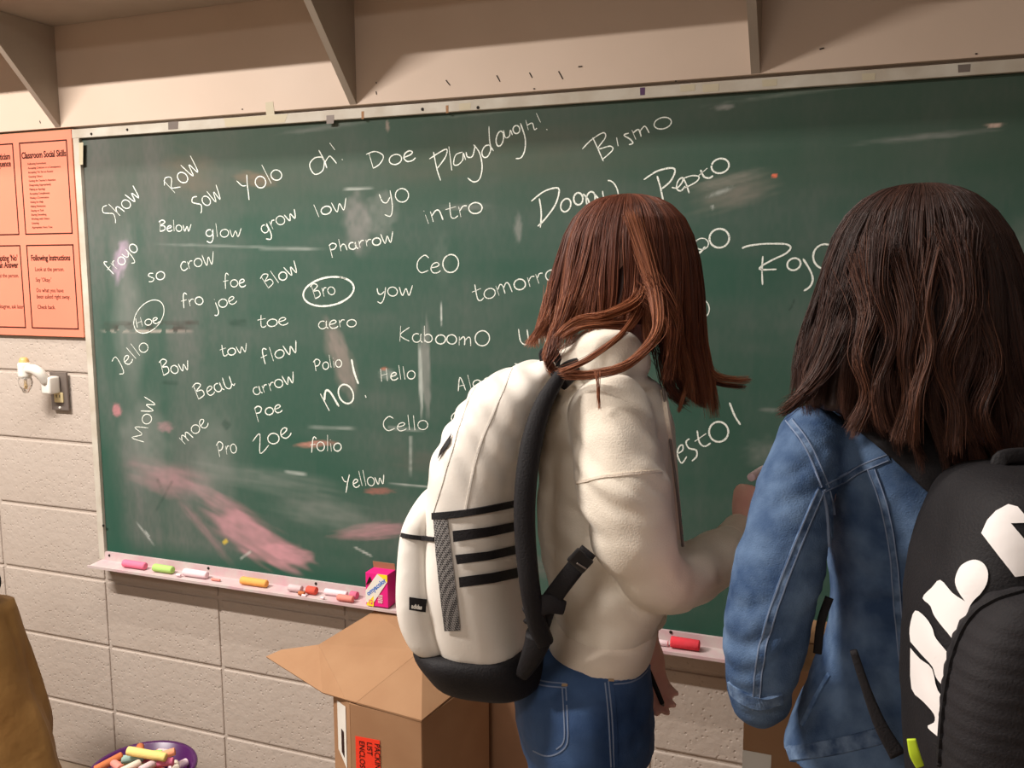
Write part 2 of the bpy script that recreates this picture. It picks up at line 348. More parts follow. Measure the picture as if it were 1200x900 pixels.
# ---------------------------------------------------------------- chalkboard
ZT, ZB, BLEN = 1.8753, .7028, 3.62
cb = empty('chalkboard', (BLEN/2, 0, ZB), 'long green chalkboard covered with handwritten words, in a pale metal frame', 'chalkboard')
def vnoise(u, v, su, sv, seed):
    r = np.random.RandomState(seed); G = r.rand(64, 64); a = u*su; b = v*sv; i = np.floor(a).astype(int); j = np.floor(b).astype(int)
    fa = a-i; fb = b-j; fa = fa*fa*(3-2*fa); fb = fb*fb*(3-2*fb); g = lambda p, q: G[p % 64, q % 64]
    return (g(i, j)*(1-fa)+g(i+1, j)*fa)*(1-fb)+(g(i, j+1)*(1-fa)+g(i+1, j+1)*fa)*fb
def surface():
    nx, nz = 1000, 320; xs = np.linspace(0, BLEN, nx); zs = np.linspace(ZB-.004, ZT+.004, nz); X, Z = np.meshgrid(xs, zs)
    base = np.array(srgb(36, 80, 65)); base = np.broadcast_to(base, X.shape+(3,)).copy()
    fb = lambda su, sv, s: vnoise(X, Z, su, sv, s)*.5+vnoise(X, Z, su*2.3, sv*2.3, s+1)*.3+vnoise(X, Z, su*5.1, sv*5.1, s+2)*.2
    # eraser haze: long sweeps, vertical at the left, flat elsewhere
    vert = fb(9, 1.6, 3); hor = fb(1.5, 8, 9); wv = np.clip(1.2-X/.45, 0, 1); top = np.clip((Z-1.62)/.12, 0, 1)
    haze = .10+1.05*wv*np.clip(vert-.10, 0, 1)+.42*np.clip(hor-.36, 0, 1)*(1-wv)+.35*np.clip(fb(3, 3, 21)-.42, 0, 1)+.25*np.clip(fb(14, 1.2, 61)-.5, 0, 1)
    grey = np.array(srgb(112, 110, 108)); brown = np.array(srgb(88, 80, 72))
    low = np.clip((1.25-Z)/.35, 0, 1)*np.clip(1.35-X, 0, 1); edge = np.clip(1-(X+.12*(Z-1.1))/.10, 0, 1)*np.clip((1.2-Z)/.2, 0, 1); haze = (haze+.30*low*np.clip(fb(2.6, 3.2, 31)-.30, 0, 1)*1.6)*(1-.85*edge)*(1-.8*np.clip((.76-Z)/.05, 0, 1))
    fine = .85+.3*vnoise(X, Z, 150, 60, 41)
    h = np.clip(haze*fine, 0, .8)[..., None]; col = base*(1-h)+grey*h
    h = (top*.42*np.clip(fb(2, 3, 51)+.1, 0, 1))[..., None]; col = col*(1-h)+brown*h
    def blob(px, py, rx, ry, ang, a, c, hard=1.5, tex=.36):
        nonlocal col
        x0, z0 = wall(px, py); x1, _ = wall(px+1, py); _, z1 = wall(px, py+1); kx = abs(x1-x0); kz = abs(z1-z0)
        t = math.radians(ang); dx = (X-x0)/kx; dy = -(Z-z0)/kz; u = (dx*math.cos(t)+dy*math.sin(t))/rx; v = (-dx*math.sin(t)+dy*math.cos(t))/ry
        d = np.clip((1-np.sqrt(u*u+v*v)+.35*(vnoise(u*3+7, v*3+3, 1, 1.7, int(py)+5)-.5))*hard*.8, 0, 1); d = d*d*(3-2*d); d = d*(1-tex+tex*2*(vnoise(u*5+9, v*3+5, 1.3, 2.2, int(px)) *.6+vnoise(X, Z, 60, 60, int(py))*.4)); d = np.clip(d*a, 0, 1)[..., None]
        col = col*(1-d)+np.array(srgb(*c))*d
    PK = (206, 150, 160); GY = (150, 150, 146); DK = (38, 62, 52); WH = (200, 206, 200)
    for b in [(300, 632, 75, 26, 24, .55, PK, 2.4), (340, 648, 34, 14, 8, .45, PK, 3), (440, 622, 60, 12, -12, .42, PK, 2), (270, 595, 60, 16, 25, .38, PK), (380, 600, 80, 26, 5, .30, GY),
              (200, 560, 60, 26, 10, .34, PK), (143, 305, 10, 32, 15, .55, (190, 165, 190), 2), (170, 520, 38, 70, 0, .3, GY), (150, 380, 26, 140, 0, .28, GY), (195, 500, 12, 8, 0, .3, PK, 2),
              (138, 480, 7, 10, 0, .5, (220, 140, 150), 2), (250, 540, 40, 90, 8, .22, GY), (400, 420, 16, 60, -18, .42, (170, 150, 145), 2), (310, 560, 110, 20, 5, .25, GY),
              (420, 262, 22, 45, 0, .30, (170, 160, 160), 2), (447, 252, 22, 32, 0, .25, GY, 3), (225, 205, 46, 36, 20, .25, (130, 110, 95)), (300, 210, 30, 12, 10, .3, (150, 120, 100), 2),
              (500, 430, 7, 62, -1, .5, GY, 3), (494, 445, 3, 52, -1, .55, WH, 2), (520, 545, 90, 22, 4, .22, (120, 100, 98)), (518, 368, 1.6, 16, 0, .9, WH, 2), (518, 300, 14, 40, 0, .12, GY),
              (370, 520, 28, 5, -8, .55, (205, 140, 125), 2), (445, 575, 22, 5, -6, .4, (190, 110, 100), 2), (451, 432, 6, 2.6, 0, .6, (200, 105, 75), 1.5), (455, 438, 14, 8, 0, .2, WH, 2),
              (610, 180, 200, 40, -4, .10, (120, 96, 80)), (860, 228, 70, 22, -14, .28, (165, 150, 140)), (850, 212, 60, 10, -12, .3, (170, 160, 150)), (845, 225, 22, 4, -18, .35, WH), (700, 330, 140, 60, -20, .08, GY),
              (1090, 160, 110, 5, -3, .4, GY), (1165, 147, 14, 3, 0, .6, (230, 200, 185), 2), (848, 126, 16, 4, 0, .6, GY, 2), (908, 206, 5, 2, 0, .9, (240, 120, 90), 3), (1163, 249, 7, 2, 0, .9, WH, 3), (1180, 320, 50, 80, 20, .32, GY),
              (895, 530, 30, 22, -15, .28, GY), (905, 480, 22, 4, 0, .35, GY), (240, 620, 8, 60, -40, .2, PK), (600, 660, 60, 20, 0, .15, PK), (775, 660, 50, 50, 0, .15, GY),
              (608, 268, 6, 22, 0, .4, GY, 2), (545, 243, 40, 5, 0, .3, GY), (380, 150, 60, 5, -4, .25, GY), (640, 122, 160, 4, -4, .35, (150, 160, 150)), (1000, 100, 220, 4, -4, .3, (150, 160, 150)), (455, 148, 3, 9, 0, .5, (170, 150, 140), 2)]:
        blob(*b)
    # scraped seam at the left with dark and pale flecks, faint ghost lines
    def line(p, q, w, a, c, brk=0):
        nonlocal col
        x0, z0 = wall(*p); x1, z1 = wall(*q); L = math.hypot(x1-x0, z1-z0); ux, uz = (x1-x0)/L, (z1-z0)/L
        s = (X-x0)*ux+(Z-z0)*uz; d = np.abs(-(X-x0)*uz+(Z-z0)*ux); k = np.clip(np.minimum(s, L-s)/(L*.18), 0, 1)*np.clip(1.6-d/w*.8, 0, 1)*a*.75*(.5+vnoise(X, Z, 45, 120, int(q[1])))
        if brk: k = k*(vnoise(X, Z, brk, brk*.6, int(p[0])+3) > .45)
        k = k[..., None]; col = col*(1-k)+np.array(srgb(*c))*k
    line((115, 379), (255, 378), .004, .5, (60, 45, 40), 40); line((118, 384), (232, 385), .006, .6, (58, 40, 34), 30); line((115, 388), (230, 388), .003, .6, (190, 180, 170), 90)
    line((180, 286), (390, 292), .0022, .22, WH, 12); line((300, 292), (378, 292), .002, .25, WH, 8); line((268, 378), (292, 378), .006, .5, DK)
    line((262, 492), (270, 502), .008, .6, DK); line((333, 552), (362, 556), .003, .5, WH); line((360, 500), (420, 502), .003, .3, WH, 10)
    line((430, 498), (500, 505), .003, .25, WH, 10); line((402, 222), (440, 221), .002, .6, WH); line((455, 566), (520, 572), .0015, .5, WH); line((482, 500), (482, 560), .003, .35, WH, 22)
    line((190, 448), (212, 449), .004, .5, DK); line((170, 620), (185, 640), .002, .6, WH, 30); line((183, 640), (160, 610), .002, .5, WH); line((415, 640), (438, 652), .0018, .8, WH); line((282, 655), (296, 645), .0025, .5, WH)
    line((183, 600), (197, 575), .003, .4, DK); line((185, 560), (190, 572), .004, .4, DK); line((204, 562), (196, 576), .003, .4, DK)
    line((862, 262), (835, 243), .001, 0, WH); line((835, 240), (836, 246), .002, .8, WH); line((932, 350), (925, 365), .0012, .6, (30, 40, 36)); line((268, 632), (262, 637), .004, .6, (230, 200, 60), 60)
    n = nx*nz; me = bpy.data.meshes.new('writing_surface'); me.vertices.add(n)
    co = np.stack([X, np.full_like(X, -.004), Z], -1); me.vertices.foreach_set('co', co.reshape(-1)); 
    i = np.arange(n).reshape(nz, nx); f = np.stack([i[:-1, :-1], i[:-1, 1:], i[1:, 1:], i[1:, :-1]], -1).reshape(-1, 4); k = len(f)
    me.loops.add(k*4); me.loops.foreach_set('vertex_index', f.ravel()); me.polygons.add(k); me.polygons.foreach_set('loop_start', np.arange(0, 4*k, 4)); me.update(calc_edges=True)
    a = me.color_attributes.new('dust', 'FLOAT_COLOR', 'POINT'); a.data.foreach_set('color', np.concatenate([col, np.ones(X.shape+(1,))], -1).ravel()); me.update()
    mat('board', (.05, .1, .08), .7, .18, attr='dust', bump=.12, bscale=700)
    return own(link('writing_surface', me, M['board']), cb)
surface()
box('backing', (BLEN/2, -.0005, (ZT+ZB)/2), (BLEN, .006, ZT-ZB+.04), M['dark'], cb)
FT = .024
box('frame_top', (BLEN/2, -.006, ZT+FT/2-.001), (BLEN+.05, .016, FT), M['frame'], cb, .0015)
fl = box('frame_side', (-.0115, -.006, (ZT+ZB)/2-.012), (.021, .016, ZT-ZB+.022), M['frame'], cb, .0015)
box('frame_side', (BLEN+.0115, -.006, (ZT+ZB)/2-.012), (.021, .016, ZT-ZB+.022), M['frame'], cb, .0015)
# tray: back flange, floor and lip
bm = bmesh.new(); prof = [(-.004, .7035), (-.012, .7035), (-.014, .680), (-.060, .6765), (-.066, .680), (-.068, .6795), (-.068, .6725), (-.012, .6745), (-.004, .676)]
x0, x1 = -.012, BLEN+.02; a = [bm.verts.new((x0, y, z)) for y, z in prof]; b = [bm.verts.new((x1, y, z)) for y, z in prof]
bm.faces.new(a); bm.faces.new(b[::-1])
for i in range(len(prof)): j = (i+1) % len(prof); bm.faces.new((a[i], b[i], b[j], a[j]))
own(frombm('chalk_tray', bm, M['tray']), cb)
# screws
for px, py, y in [(107, 157, -.0145), (149, 152, -.0145), (495, 128, -.0145), (560, 126, -.0145), (121, 616, -.0145), (128, 651, -.0135), (244, 666, -.0135), (370, 684, -.0135), (786, 741, -.0135)]:
    q = onplane(px, py, 1, y); bm = bmesh.new(); bmesh.ops.create_cone(bm, cap_ends=True, segments=12, radius1=.004, radius2=.0032, depth=.002, matrix=Matrix.Translation(q) @ Matrix.Rotation(math.pi/2, 4, 'X'))
    own(frombm('screw', bm, M['dark']), cb)
# tape scraps left on the frame
for i, (px, py, w, h, k) in enumerate([(203, 147, 12, 9, 'grey'), (300, 141, 75, 10, 'oldtape'), (387, 140, 9, 10, 'grey'), (545, 125, 14, 8, 'oldtape'), (753, 107, 6, 9, 'purple'), (806, 103, 18, 8, 'oldtape'), (833, 103, 20, 9, 'oldtape'), (902, 97, 18, 8, 'oldtape'), (1018, 90, 16, 8, 'oldtape'), (1130, 80, 15, 9, 'grey'), (425, 135, 3, 9, 'card'), (524, 128, 3, 9, 'card'), (95, 180, 5, 26, 'oldtape')]):
    c = [(px-w/2, py-h/2+.035*w), (px+w/2, py-h/2-.035*w), (px+w/2*.9, py+h/2-.035*w), (px-w/2*.95, py+h/2+.035*w)]
    own(poly_solid('tape', [onplane(*p, 1, -.0142) for p in c], .0004, M[k]), cb)

# handwriting: single-line letters drawn as chalk strokes
def arc(cx, cy, rx, ry, a0, a1, n=14): return [(cx+rx*math.cos(math.radians(a0+(a1-a0)*i/n)), cy+ry*math.sin(math.radians(a0+(a1-a0)*i/n))) for i in range(n+1)]
G = {
 'o': (1.0, [arc(.45, .5, .42, .5, 100, 470)]),
 'O': (1.5, [arc(.7, .85, .62, .85, 110, 480)]),
 'w': (1.3, [[(0, 1), (.28, .02), (.58, .8), (.85, .02), (1.15, 1.15)]]),
 'W': (1.4, [[(0, 1.4), (.28, .02), (.62, 1.0), (.85, .02), (1.25, 1.5)]]),
 'l': (.45, [[(.15, 1.8), (.2, .02)]]),
 'i': (.4, [[(.15, 1), (.18, .0)], [(.12, 1.4), (.16, 1.46)]]),
 'h': (.95, [[(.05, 1.8), (.1, .02)], [(.1, .55), (.35, .95), (.6, .8), (.72, .0)]]),
 'n': (.95, [[(.05, 1), (.1, .02)], [(.1, .6), (.4, 1), (.62, .85), (.72, .0)]]),
 'm': (1.35, [[(.03, 1), (.1, .02)], [(.1, .6), (.35, 1), (.52, .8), (.56, .05)], [(.56, .6), (.82, 1), (1.0, .8), (1.1, .0)]]),
 'M': (1.5, [[(0, 0), (.12, 1.6), (.6, .5), (1.05, 1.6), (1.25, 0)]]),
 'r': (.7, [[(.08, 1), (.12, .02)], [(.12, .6), (.35, .95), (.6, .92)]]),
 'e': (.9, [[(.08, .5), (.5, .62), (.68, .82), (.5, 1.02), (.18, .85), (.05, .4), (.25, .03), (.6, .05), (.82, .25)]]),
 'a': (1.0, [arc(.4, .5, .36, .48, 60, 400), [(.76, 1.0), (.74, .3), (.92, .02)]]),
 'u': (1.0, [[(.08, 1), (.1, .3), (.35, .02), (.62, .3), (.68, 1)], [(.68, 1), (.72, .2), (.88, .0)]]),
 'b': (1.0, [[(.08, 1.8), (.1, .05)], arc(.42, .45, .34, .45, 170, -170)]),
 'k': (.9, [[(.08, 1.8), (.1, 0)], [(.65, 1), (.12, .45), (.75, 0)]]),
 'K': (1.15, [[(.08, 1.8), (.12, 0)], [(.85, 1.7), (.1, .75), (.95, .1)]]),
 'd': (1.0, [arc(.38, .48, .34, .46, 60, 400), [(.78, 1.8), (.72, .4), (.85, .0)]]),
 't': (.8, [[(.35, 1.7), (.3, .3), (.5, .02), (.75, .2)], [(.02, 1.05), (.72, 1.15)]]),
 's': (.8, [[(.65, .95), (.3, 1.05), (.12, .8), (.35, .55), (.6, .3), (.4, .0), (.05, .05)]]),
 'S': (1.1, [[(.9, 1.6), (.45, 1.75), (.12, 1.35), (.45, .95), (.8, .55), (.55, 0), (.3, -.25)]]),
 'f': (.8, [[(.7, 1.55), (.45, 1.8), (.28, 1.4), (.22, -.15)], [(0, .8), (.6, .9)]]),
 'j': (.6, [[(.35, 1), (.38, -.3), (.15, -.75), (-.1, -.6)], [(.32, 1.4), (.36, 1.45)]]),
 'g': (1.0, [arc(.38, .5, .34, .46, 60, 400), [(.74, 1), (.75, -.3), (.5, -.85), (.1, -.6)]]),
 'y': (1.0, [[(.05, 1), (.15, .4), (.4, .25), (.68, .6)], [(.78, 1.1), (.7, -.1), (.45, -.8), (.1, -.6)]]),
 'Y': (1.2, [[(.0, 1.7), (.2, 1.1), (.5, .95)], [(.95, 1.8), (.6, .9), (.45, .4), (.2, -.35)]]),
 'p': (1.0, [[(.05, 1), (.12, -.8)], [(.0, .9), (.4, 1.15), (.75, .85), (.5, .35), (.1, .3)]]),
 'P': (1.1, [[(.1, 1.4), (.15, -.1)], [(-.1, 1.2), (.4, 1.6), (.85, 1.25), (.6, .7), (.15, .6)]]),
 'c': (.85, [[(.7, .9), (.4, 1.03), (.08, .6), (.2, .08), (.5, 0), (.78, .2)]]),
 'C': (1.15, [[(.95, 1.45), (.6, 1.7), (.15, 1.2), (.1, .5), (.45, .02), (1.0, .25)]]),
 'B': (1.15, [[(.15, 1.7), (.18, 0)], [(-.05, 1.5), (.45, 1.8), (.85, 1.45), (.25, .95), (.8, .85), (.85, .25), (.18, 0)]]),
 'R': (1.2, [[(.15, 1.6), (.18, 0)], [(-.1, 1.2), (.4, 1.7), (.85, 1.35), (.3, .7), (.25, .55), (.95, .1)]]),
 'D': (1.3, [[(.15, 1.5), (.2, .0)], [(-.05, 1.5), (.6, 1.6), (1.05, 1.0), (.7, .3), (.2, 0)]]),
 'H': (1.1, [[(.1, 1.7), (.12, 0)], [(.72, 1.7), (.75, 0)], [(.1, .8), (.8, .95)]]),
 'J': (.95, [[(.0, 1.6), (.5, 1.8), (.55, .6), (.35, -.4), (-.05, -.2)]]),
 'Z': (1.1, [[(0, 1.3), (.75, 1.6), (.1, -.1), (1.0, .2)]]),
 'A': (1.1, [[(.0, 0), (.3, 1.7), (.75, -.05)], [(.1, .6), (.7, .65)]]),
 'U': (1.1, [[(.05, 1.6), (.1, .4), (.45, .0), (.75, .4), (.75, 1.5)], [(.75, .6), (.95, .2), (1.1, .4)]]),
 '!': (.5, [[(.0, 1.9), (.25, .7)], [(.38, .2), (.42, .12)]]),
}
def stroke_mesh(name, strokes, w=.0013):
    """strokes in picture pixels laid on the board plane as thin chalk bands"""
    vs = []; fs = []
    for st in strokes:
        P = [onplane(p[0], p[1], 1, -.0046) for p in st]
        if len(P) > 2: P = [Vector(q) for q in catmull([tuple(p) for p in P], len(P)*4)]
        k0 = len(vs); n = len(P); ww = w*R.uniform(.85, 1.2)
        for i, p in enumerate(P):
            t = (P[min(i+1, n-1)]-P[max(i-1, 0)]); t = t.normalized() if t.length > 1e-7 else Vector((1, 0, 0)); s = Vector((t.z, 0, -t.x))
            q = ww*(.85+.3*R.random())*(.55 if i in (0, n-1) else 1); vs += [p-s*q, p+s*q]
        for i in range(n-1): a = k0+2*i; fs.append((a, a+1, a+3, a+2))
    o = mesh(name, vs, fs, M['chalkline']); own(o, cb); return o
def word(s, x0, y0, x1, y1, xh, w=.0013, xt=None):
    adv = [G[c][0] for c in s]; tot = sum(adv)-.1; L = math.hypot(x1-x0, y1-y0); ux, uy = (x1-x0)/L, (y1-y0)/L; kx = L/tot; cur = 0; st = []
    for c, a in zip(s, adv):
        jy = R.uniform(-.08, .08); js = R.uniform(.92, 1.08); jk = R.uniform(-.06, .06)
        for g in G[c][1]:
            st.append([(x0+ux*(cur+gx+jk*gy)*kx+uy*(gy*js+jy)*xh, y0+uy*(cur+gx+jk*gy)*kx-ux*(gy*js+jy)*xh) for gx, gy in g])
        cur += a
    return stroke_mesh('chalk_word', st, w)
for a in [("ShoW", 131, 262, 166, 228, 11), ("RoW", 203, 227, 237, 199, 13), ("SoW", 231, 249, 262, 231, 11), ("Yolo", 287, 231, 333, 208, 13), ("Doe", 434, 198, 487, 187, 12),
          ("Below", 186, 271, 224, 271, 7), ("glow", 241, 278, 283, 277, 9), ("grow", 308, 274, 350, 255, 10), ("loW", 371, 255, 409, 244, 9), ("yo", 447, 243, 481, 235, 15), ("pharroW", 387, 296, 463, 284, 8.5),
          ("intro", 499, 263, 567, 249, 12), ("froyo", 131, 322, 163, 292, 10), ("so", 174, 331, 194, 327, 9), ("croW", 212, 318, 253, 308, 10), ("foe", 262, 337, 288, 336, 9), ("BloW", 313, 339, 352, 317, 10),
          ("fro", 213, 360, 239, 357, 9), ("joe", 251, 364, 278, 354, 9), ("Hoe", 160, 384, 187, 378, 7), ("toe", 302, 385, 338, 381, 9), ("JeLlo".replace('L', 'l'), 139, 436, 176, 409, 10), ("Bow", 190, 441, 223, 433, 10),
          ("tow", 259, 419, 291, 411, 8.5), ("floW", 308, 427, 352, 412, 9), ("BeaU", 231, 469, 275, 453, 10), ("arroW", 298, 464, 348, 448, 9), ("poe", 300, 488, 331, 483, 9), ("MoW", 169, 518, 184, 468, 10),
          ("moe", 216, 521, 245, 497, 10), ("Pro", 256, 534, 278, 531, 10), ("Zoe", 303, 531, 342, 509, 12), ("yow", 441, 348, 484, 347, 10), ("CeO", 487, 319, 538, 320, 12), ("Bro", 368, 351, 394, 345, 10),
          ("aero", 373, 386, 418, 383, 9), ("KaboomO", 467, 400, 574, 406, 11), ("tomorrow", 556, 355, 674, 320, 12), ("Polio", 369, 434, 401, 430, 8), ("no", 385, 484, 418, 468, 24, .0022), ("Hello", 446, 448, 487, 443, 9),
          ("Cello", 449, 506, 502, 503, 10), ("Aloe", 537, 458, 576, 452, 10), ("Co", 529, 497, 552, 493, 8), ("folio", 363, 529, 400, 529, 10), ("Yellow", 403, 574, 452, 566, 10), ("Umo", 609, 404, 656, 402, 12),
          ("taco", 768, 302, 832, 292, 13), ("o", 816, 374, 833, 372, 20)]: word(*a)
C1 = lambda pts, ox, oy, k: [(ox+x/k, oy+y/k) for x, y in pts]
def ell(cx, cy, rx, ry, ang, n=26, a0=0, a1=375):
    t = math.radians(ang); return [(cx+rx*math.cos(u)*math.cos(t)-ry*math.sin(u)*math.sin(t), cy+rx*math.cos(u)*math.sin(t)+ry*math.sin(u)*math.cos(t)) for u in [math.radians(a0+(a1-a0)*i/n) for i in range(n+1)]]
stroke_mesh('chalk_ring', [ell(174.5, 371, 14.5, 22, 38)]); stroke_mesh('chalk_ring', [ell(385, 341.6, 30, 16.5, -11, a0=-60, a1=320)], .002)
stroke_mesh('chalk_word', [[(412, 421), (415, 436), (420, 450)], [(428, 463), (429, 466)]], .0024)
A = 300, 120, 5
stroke_mesh('chalk_word', [C1([(385, 320), (345, 325), (315, 360), (325, 400), (350, 422), (390, 400), (400, 350), (385, 320)], *A), C1([(368, 280), (400, 340), (415, 385)], *A), C1([(405, 350), (430, 315), (450, 330), (472, 358)], *A), C1([(432, 238), (462, 278)], *A), C1([(503, 333), (508, 337)], *A)])
B = 520, 100, 4.286
stroke_mesh('chalk_word', [C1([(1040, 290), (1060, 390), (1082, 458)], *A), C1([(1015, 332), (1080, 290), (1118, 275), (1110, 320), (1060, 390)], *A), C1([(1130, 258), (1147, 398)], *A)] +
            [C1(p, *B) for p in ([(95, 335), (60, 350), (50, 395), (70, 400), (95, 375), (98, 340), (110, 375)], [(112, 335), (120, 360), (145, 355), (158, 300)], [(150, 298), (180, 340), (193, 410), (180, 470), (150, 485), (120, 465)],
             [(232, 300), (208, 305), (192, 335), (200, 360), (220, 358), (236, 325), (232, 300)], [(227, 205), (232, 290), (250, 330)], ell(282, 268, 18, 38, 10), [(300, 225), (310, 262), (330, 255), (335, 225), (345, 250)], ell(365, 222, 17, 20, 0), [(385, 190), (408, 260), (408, 320), (390, 362), (362, 368)], [(412, 175), (425, 225)], [(420, 200), (445, 190), (455, 222), (468, 215)], [(465, 140), (486, 186)], [(516, 220), (520, 224)])])
stroke_mesh('chalk_word', [C1(p, *B) for p in ([(748, 262), (775, 320), (802, 382)], [(696, 320), (740, 275), (800, 238), (812, 262), (775, 318), (835, 305), (848, 325), (800, 370)], [(868, 262), (876, 305)], [(930, 240), (905, 250), (935, 270), (950, 290), (930, 298)], [(945, 225), (965, 272)], [(950, 240), (978, 222), (992, 258)], [(985, 232), (1010, 205), (1032, 240)], ell(1100, 190, 44, 28, -15, a0=-160, a1=215))])
stroke_mesh('chalk_word', [C1(p, *B) for p in ([(480, 568), (490, 640), (485, 715)], [(440, 582), (500, 535), (560, 515), (580, 530), (560, 600), (510, 670), (472, 708)], ell(613, 602, 24, 34, 20), ell(676, 570, 23, 30, 0), [(700, 545), (728, 580), (728, 640), (700, 678), (672, 660)], ell(738, 570, 22, 36, 10), [(752, 540), (790, 590), (800, 640)], ell(838, 545, 38, 68, -12, a0=-90, a1=200))], .0016)
D4 = 780, 160, 5
stroke_mesh('chalk_word', [C1([(1072, 455), (1090, 520), (1102, 578)], *B), C1([(1005, 474), (1070, 432), (1140, 415), (1162, 430), (1140, 480), (1095, 520)], *B)]+[C1(p, *D4) for p in ([(36, 298), (70, 300), (100, 262), (98, 240), (72, 262), (65, 305), (90, 318), (115, 290)], [(105, 245), (125, 290), (138, 332)], [(95, 250), (150, 230), (195, 235), (180, 265), (115, 300)], [(205, 195), (225, 235), (255, 243), (278, 230)], [(190, 232), (245, 185)], ell(320, 172, 52, 42, -18, a0=-150, a1=205))], .0016)
stroke_mesh('chalk_word', [C1(p, *D4) for p in ([(448, 655), (480, 642), (560, 630), (650, 628), (710, 632), (733, 652), (705, 685), (640, 716), (580, 748), (552, 770), (565, 780), (650, 778)], [(570, 700), (565, 780), (568, 870)], ell(752, 748, 40, 34, -25), [(805, 715), (850, 790), (862, 840), (845, 880), (810, 905)], ell(935, 703, 70, 72, 0, a0=-60, a1=290), ell(315, 596, 58, 55, -15), [(185, 605), (160, 640), (162, 685), (200, 680), (232, 645)])], .0018)
E4 = 740, 420, 4.09
stroke_mesh('chalk_word', [C1(p, *E4) for p in ([(225, 455), (245, 440), (245, 415), (228, 425), (220, 460), (240, 502), (265, 470)], [(278, 385), (262, 400), (275, 430), (310, 440), (312, 470), (290, 492)], [(315, 345), (325, 400), (350, 422), (380, 405)], [(303, 398), (358, 360)], ell(418, 352, 46, 48, 0, a0=-130, a1=235), [(470, 212), (495, 275), (522, 318)])], .0018)
stroke_mesh('chalk_word', [[(603, 426), (612, 428), (618, 424)], [(612, 428), (613, 440)]])

# ---------------------------------------------------------------- poster
px0, px1, pz0, pz1 = -.62, -.030, 1.327, 1.899
po = empty('poster', (-.3, -.004, 1.33), 'orange classroom poster of printed instruction cards pinned left of the chalkboard', 'poster')
box('sheet', ((px0+px1)/2, -.0095, (pz0+pz1)/2), (px1-px0, .003, pz1-pz0), M['poster'], po)
box('backing', ((px0+px1)/2+.004, -.0065, (pz0+pz1)/2), (px1-px0+.004, .003, pz1-pz0+.004), M['card'], po)
def card(xa, xb, za, zb):
    t = .0035; bm = bmesh.new(); y = -.0113
    for c, s in ((((xa+xb)/2, y, za), (xb-xa+t, .0008, t)), (((xa+xb)/2, y, zb), (xb-xa+t, .0008, t)), ((xa, y, (za+zb)/2), (t, .0008, zb-za)), ((xb, y, (za+zb)/2), (t, .0008, zb-za))): bx(bm, c, s)
    own(frombm('card_border', bm, M['ink']), po)
def pt(s, x, z, size, sx=1, bold=0, al='LEFT'): text('printed_text', s, size, Matrix.Translation((x, -.0113, z)) @ WALLROT, M['ink'], po, sx, al, bold)
def wz(px, py): return wall(px, py)
xa, zb_ = wz(21, 163); xb, za_ = wz(88, 269); card(-.2235, -.049, 1.618, 1.872); card(-.2235, -.049, 1.350, 1.586)
card(-.44, -.25, 1.618, 1.872); card(-.44, -.25, 1.350, 1.586)
pt('Classroom Social Skills', -.136, 1.829, .025, .72, .0006, 'CENTER')
for i, s in enumerate(['Following Instructions', 'Accepting Criticism or a Consequence', "Accepting 'No' for an Answer", 'Greeting Others', "Getting the Teacher's Attention", 'Disagreeing Appropriately', 'Making an Apology', 'Accepting Compliments', 'Having a Conversation', 'Asking for Help', 'Asking Permission', 'Staying on Task', 'Sharing Something', 'Working with Others', 'Listening', 'Appropriate Voice Tone']):
    pt(s, -.198, 1.811-i*.0118, .0082, .95)
pt('Following Instructions', -.136, 1.543, .023, .72, .0006, 'CENTER')
for s, z in (('Look at the person.', 1.513), ("Say 'Okay.'", 1.483), ('Do what you have', 1.453), ('been asked right away.', 1.435), ('Check back.', 1.405)): pt(s, -.198, z, .0165, .84)
pt("Accepting Criticism", -.262, 1.83, .024, .72, .0006, 'RIGHT'); pt("or a Consequence", -.262, 1.81, .024, .72, .0006, 'RIGHT')
pt("Accepting 'No'", -.262, 1.543, .024, .72, .0006, 'RIGHT'); pt("for an Answer", -.262, 1.523, .024, .72, .0006, 'RIGHT')
pt("Look at the person.", -.262, 1.495, .0165, .84, 0, 'RIGHT'); pt("If you disagree, ask later", -.252, 1.405, .0165, .84, 0, 'RIGHT')

# ---------------------------------------------------------------- outlet with plug-in freshener
ou = empty('wall_outlet', (-.137, 0, 1.11), 'brown-grey metal outlet plate on the block wall left of the chalkboard', 'outlet')
box('plate', (-.137, -.009, 1.168), (.064, .006, .112), M['grey'], ou, .002)
box('socket', (-.137, -.0135, 1.150), (.034, .005, .030), M['cream'], ou, .003)
bm = bmesh.new()
for dx in (-.006, .006): bx(bm, (-.137+dx, -.0163, 1.154), (.0022, .001, .008))
own(frombm('slot', bm, M['dark']), ou)
own(frombm('plate_screw', (lambda b: (bmesh.ops.create_cone(b, cap_ends=True, segments=12, radius1=.004, radius2=.003, depth=.002, matrix=Matrix.Translation((-.137, -.013, 1.120)) @ Matrix.Rotation(math.pi/2, 4, 'X')), b)[1])(bmesh.new()), M['white']), ou)
fr = empty('air_freshener', (-.15, -.04, 1.17), 'white plug-in air freshener with a clear bulb and amber cap in the outlet', 'air freshener')
box('plug_body', (-.145, -.032, 1.188), (.034, .038, .050), M['white'], fr, .006, smooth=True)
tube('arm', [(-.147, -.045, 1.20), (-.152, -.058, 1.223), (-.168, -.066, 1.236), (-.190, -.070, 1.236)], [.014, .015, .015, .014], M['white'], fr)
tube('collar', [(-.197, -.07, 1.217), (-.197, -.07, 1.250)], [.018, .018], M['white'], fr, 16)
tube('cap', [(-.197, -.07, 1.250), (-.197, -.07, 1.264)], [.0165, .012], M['amber'], fr, 16)
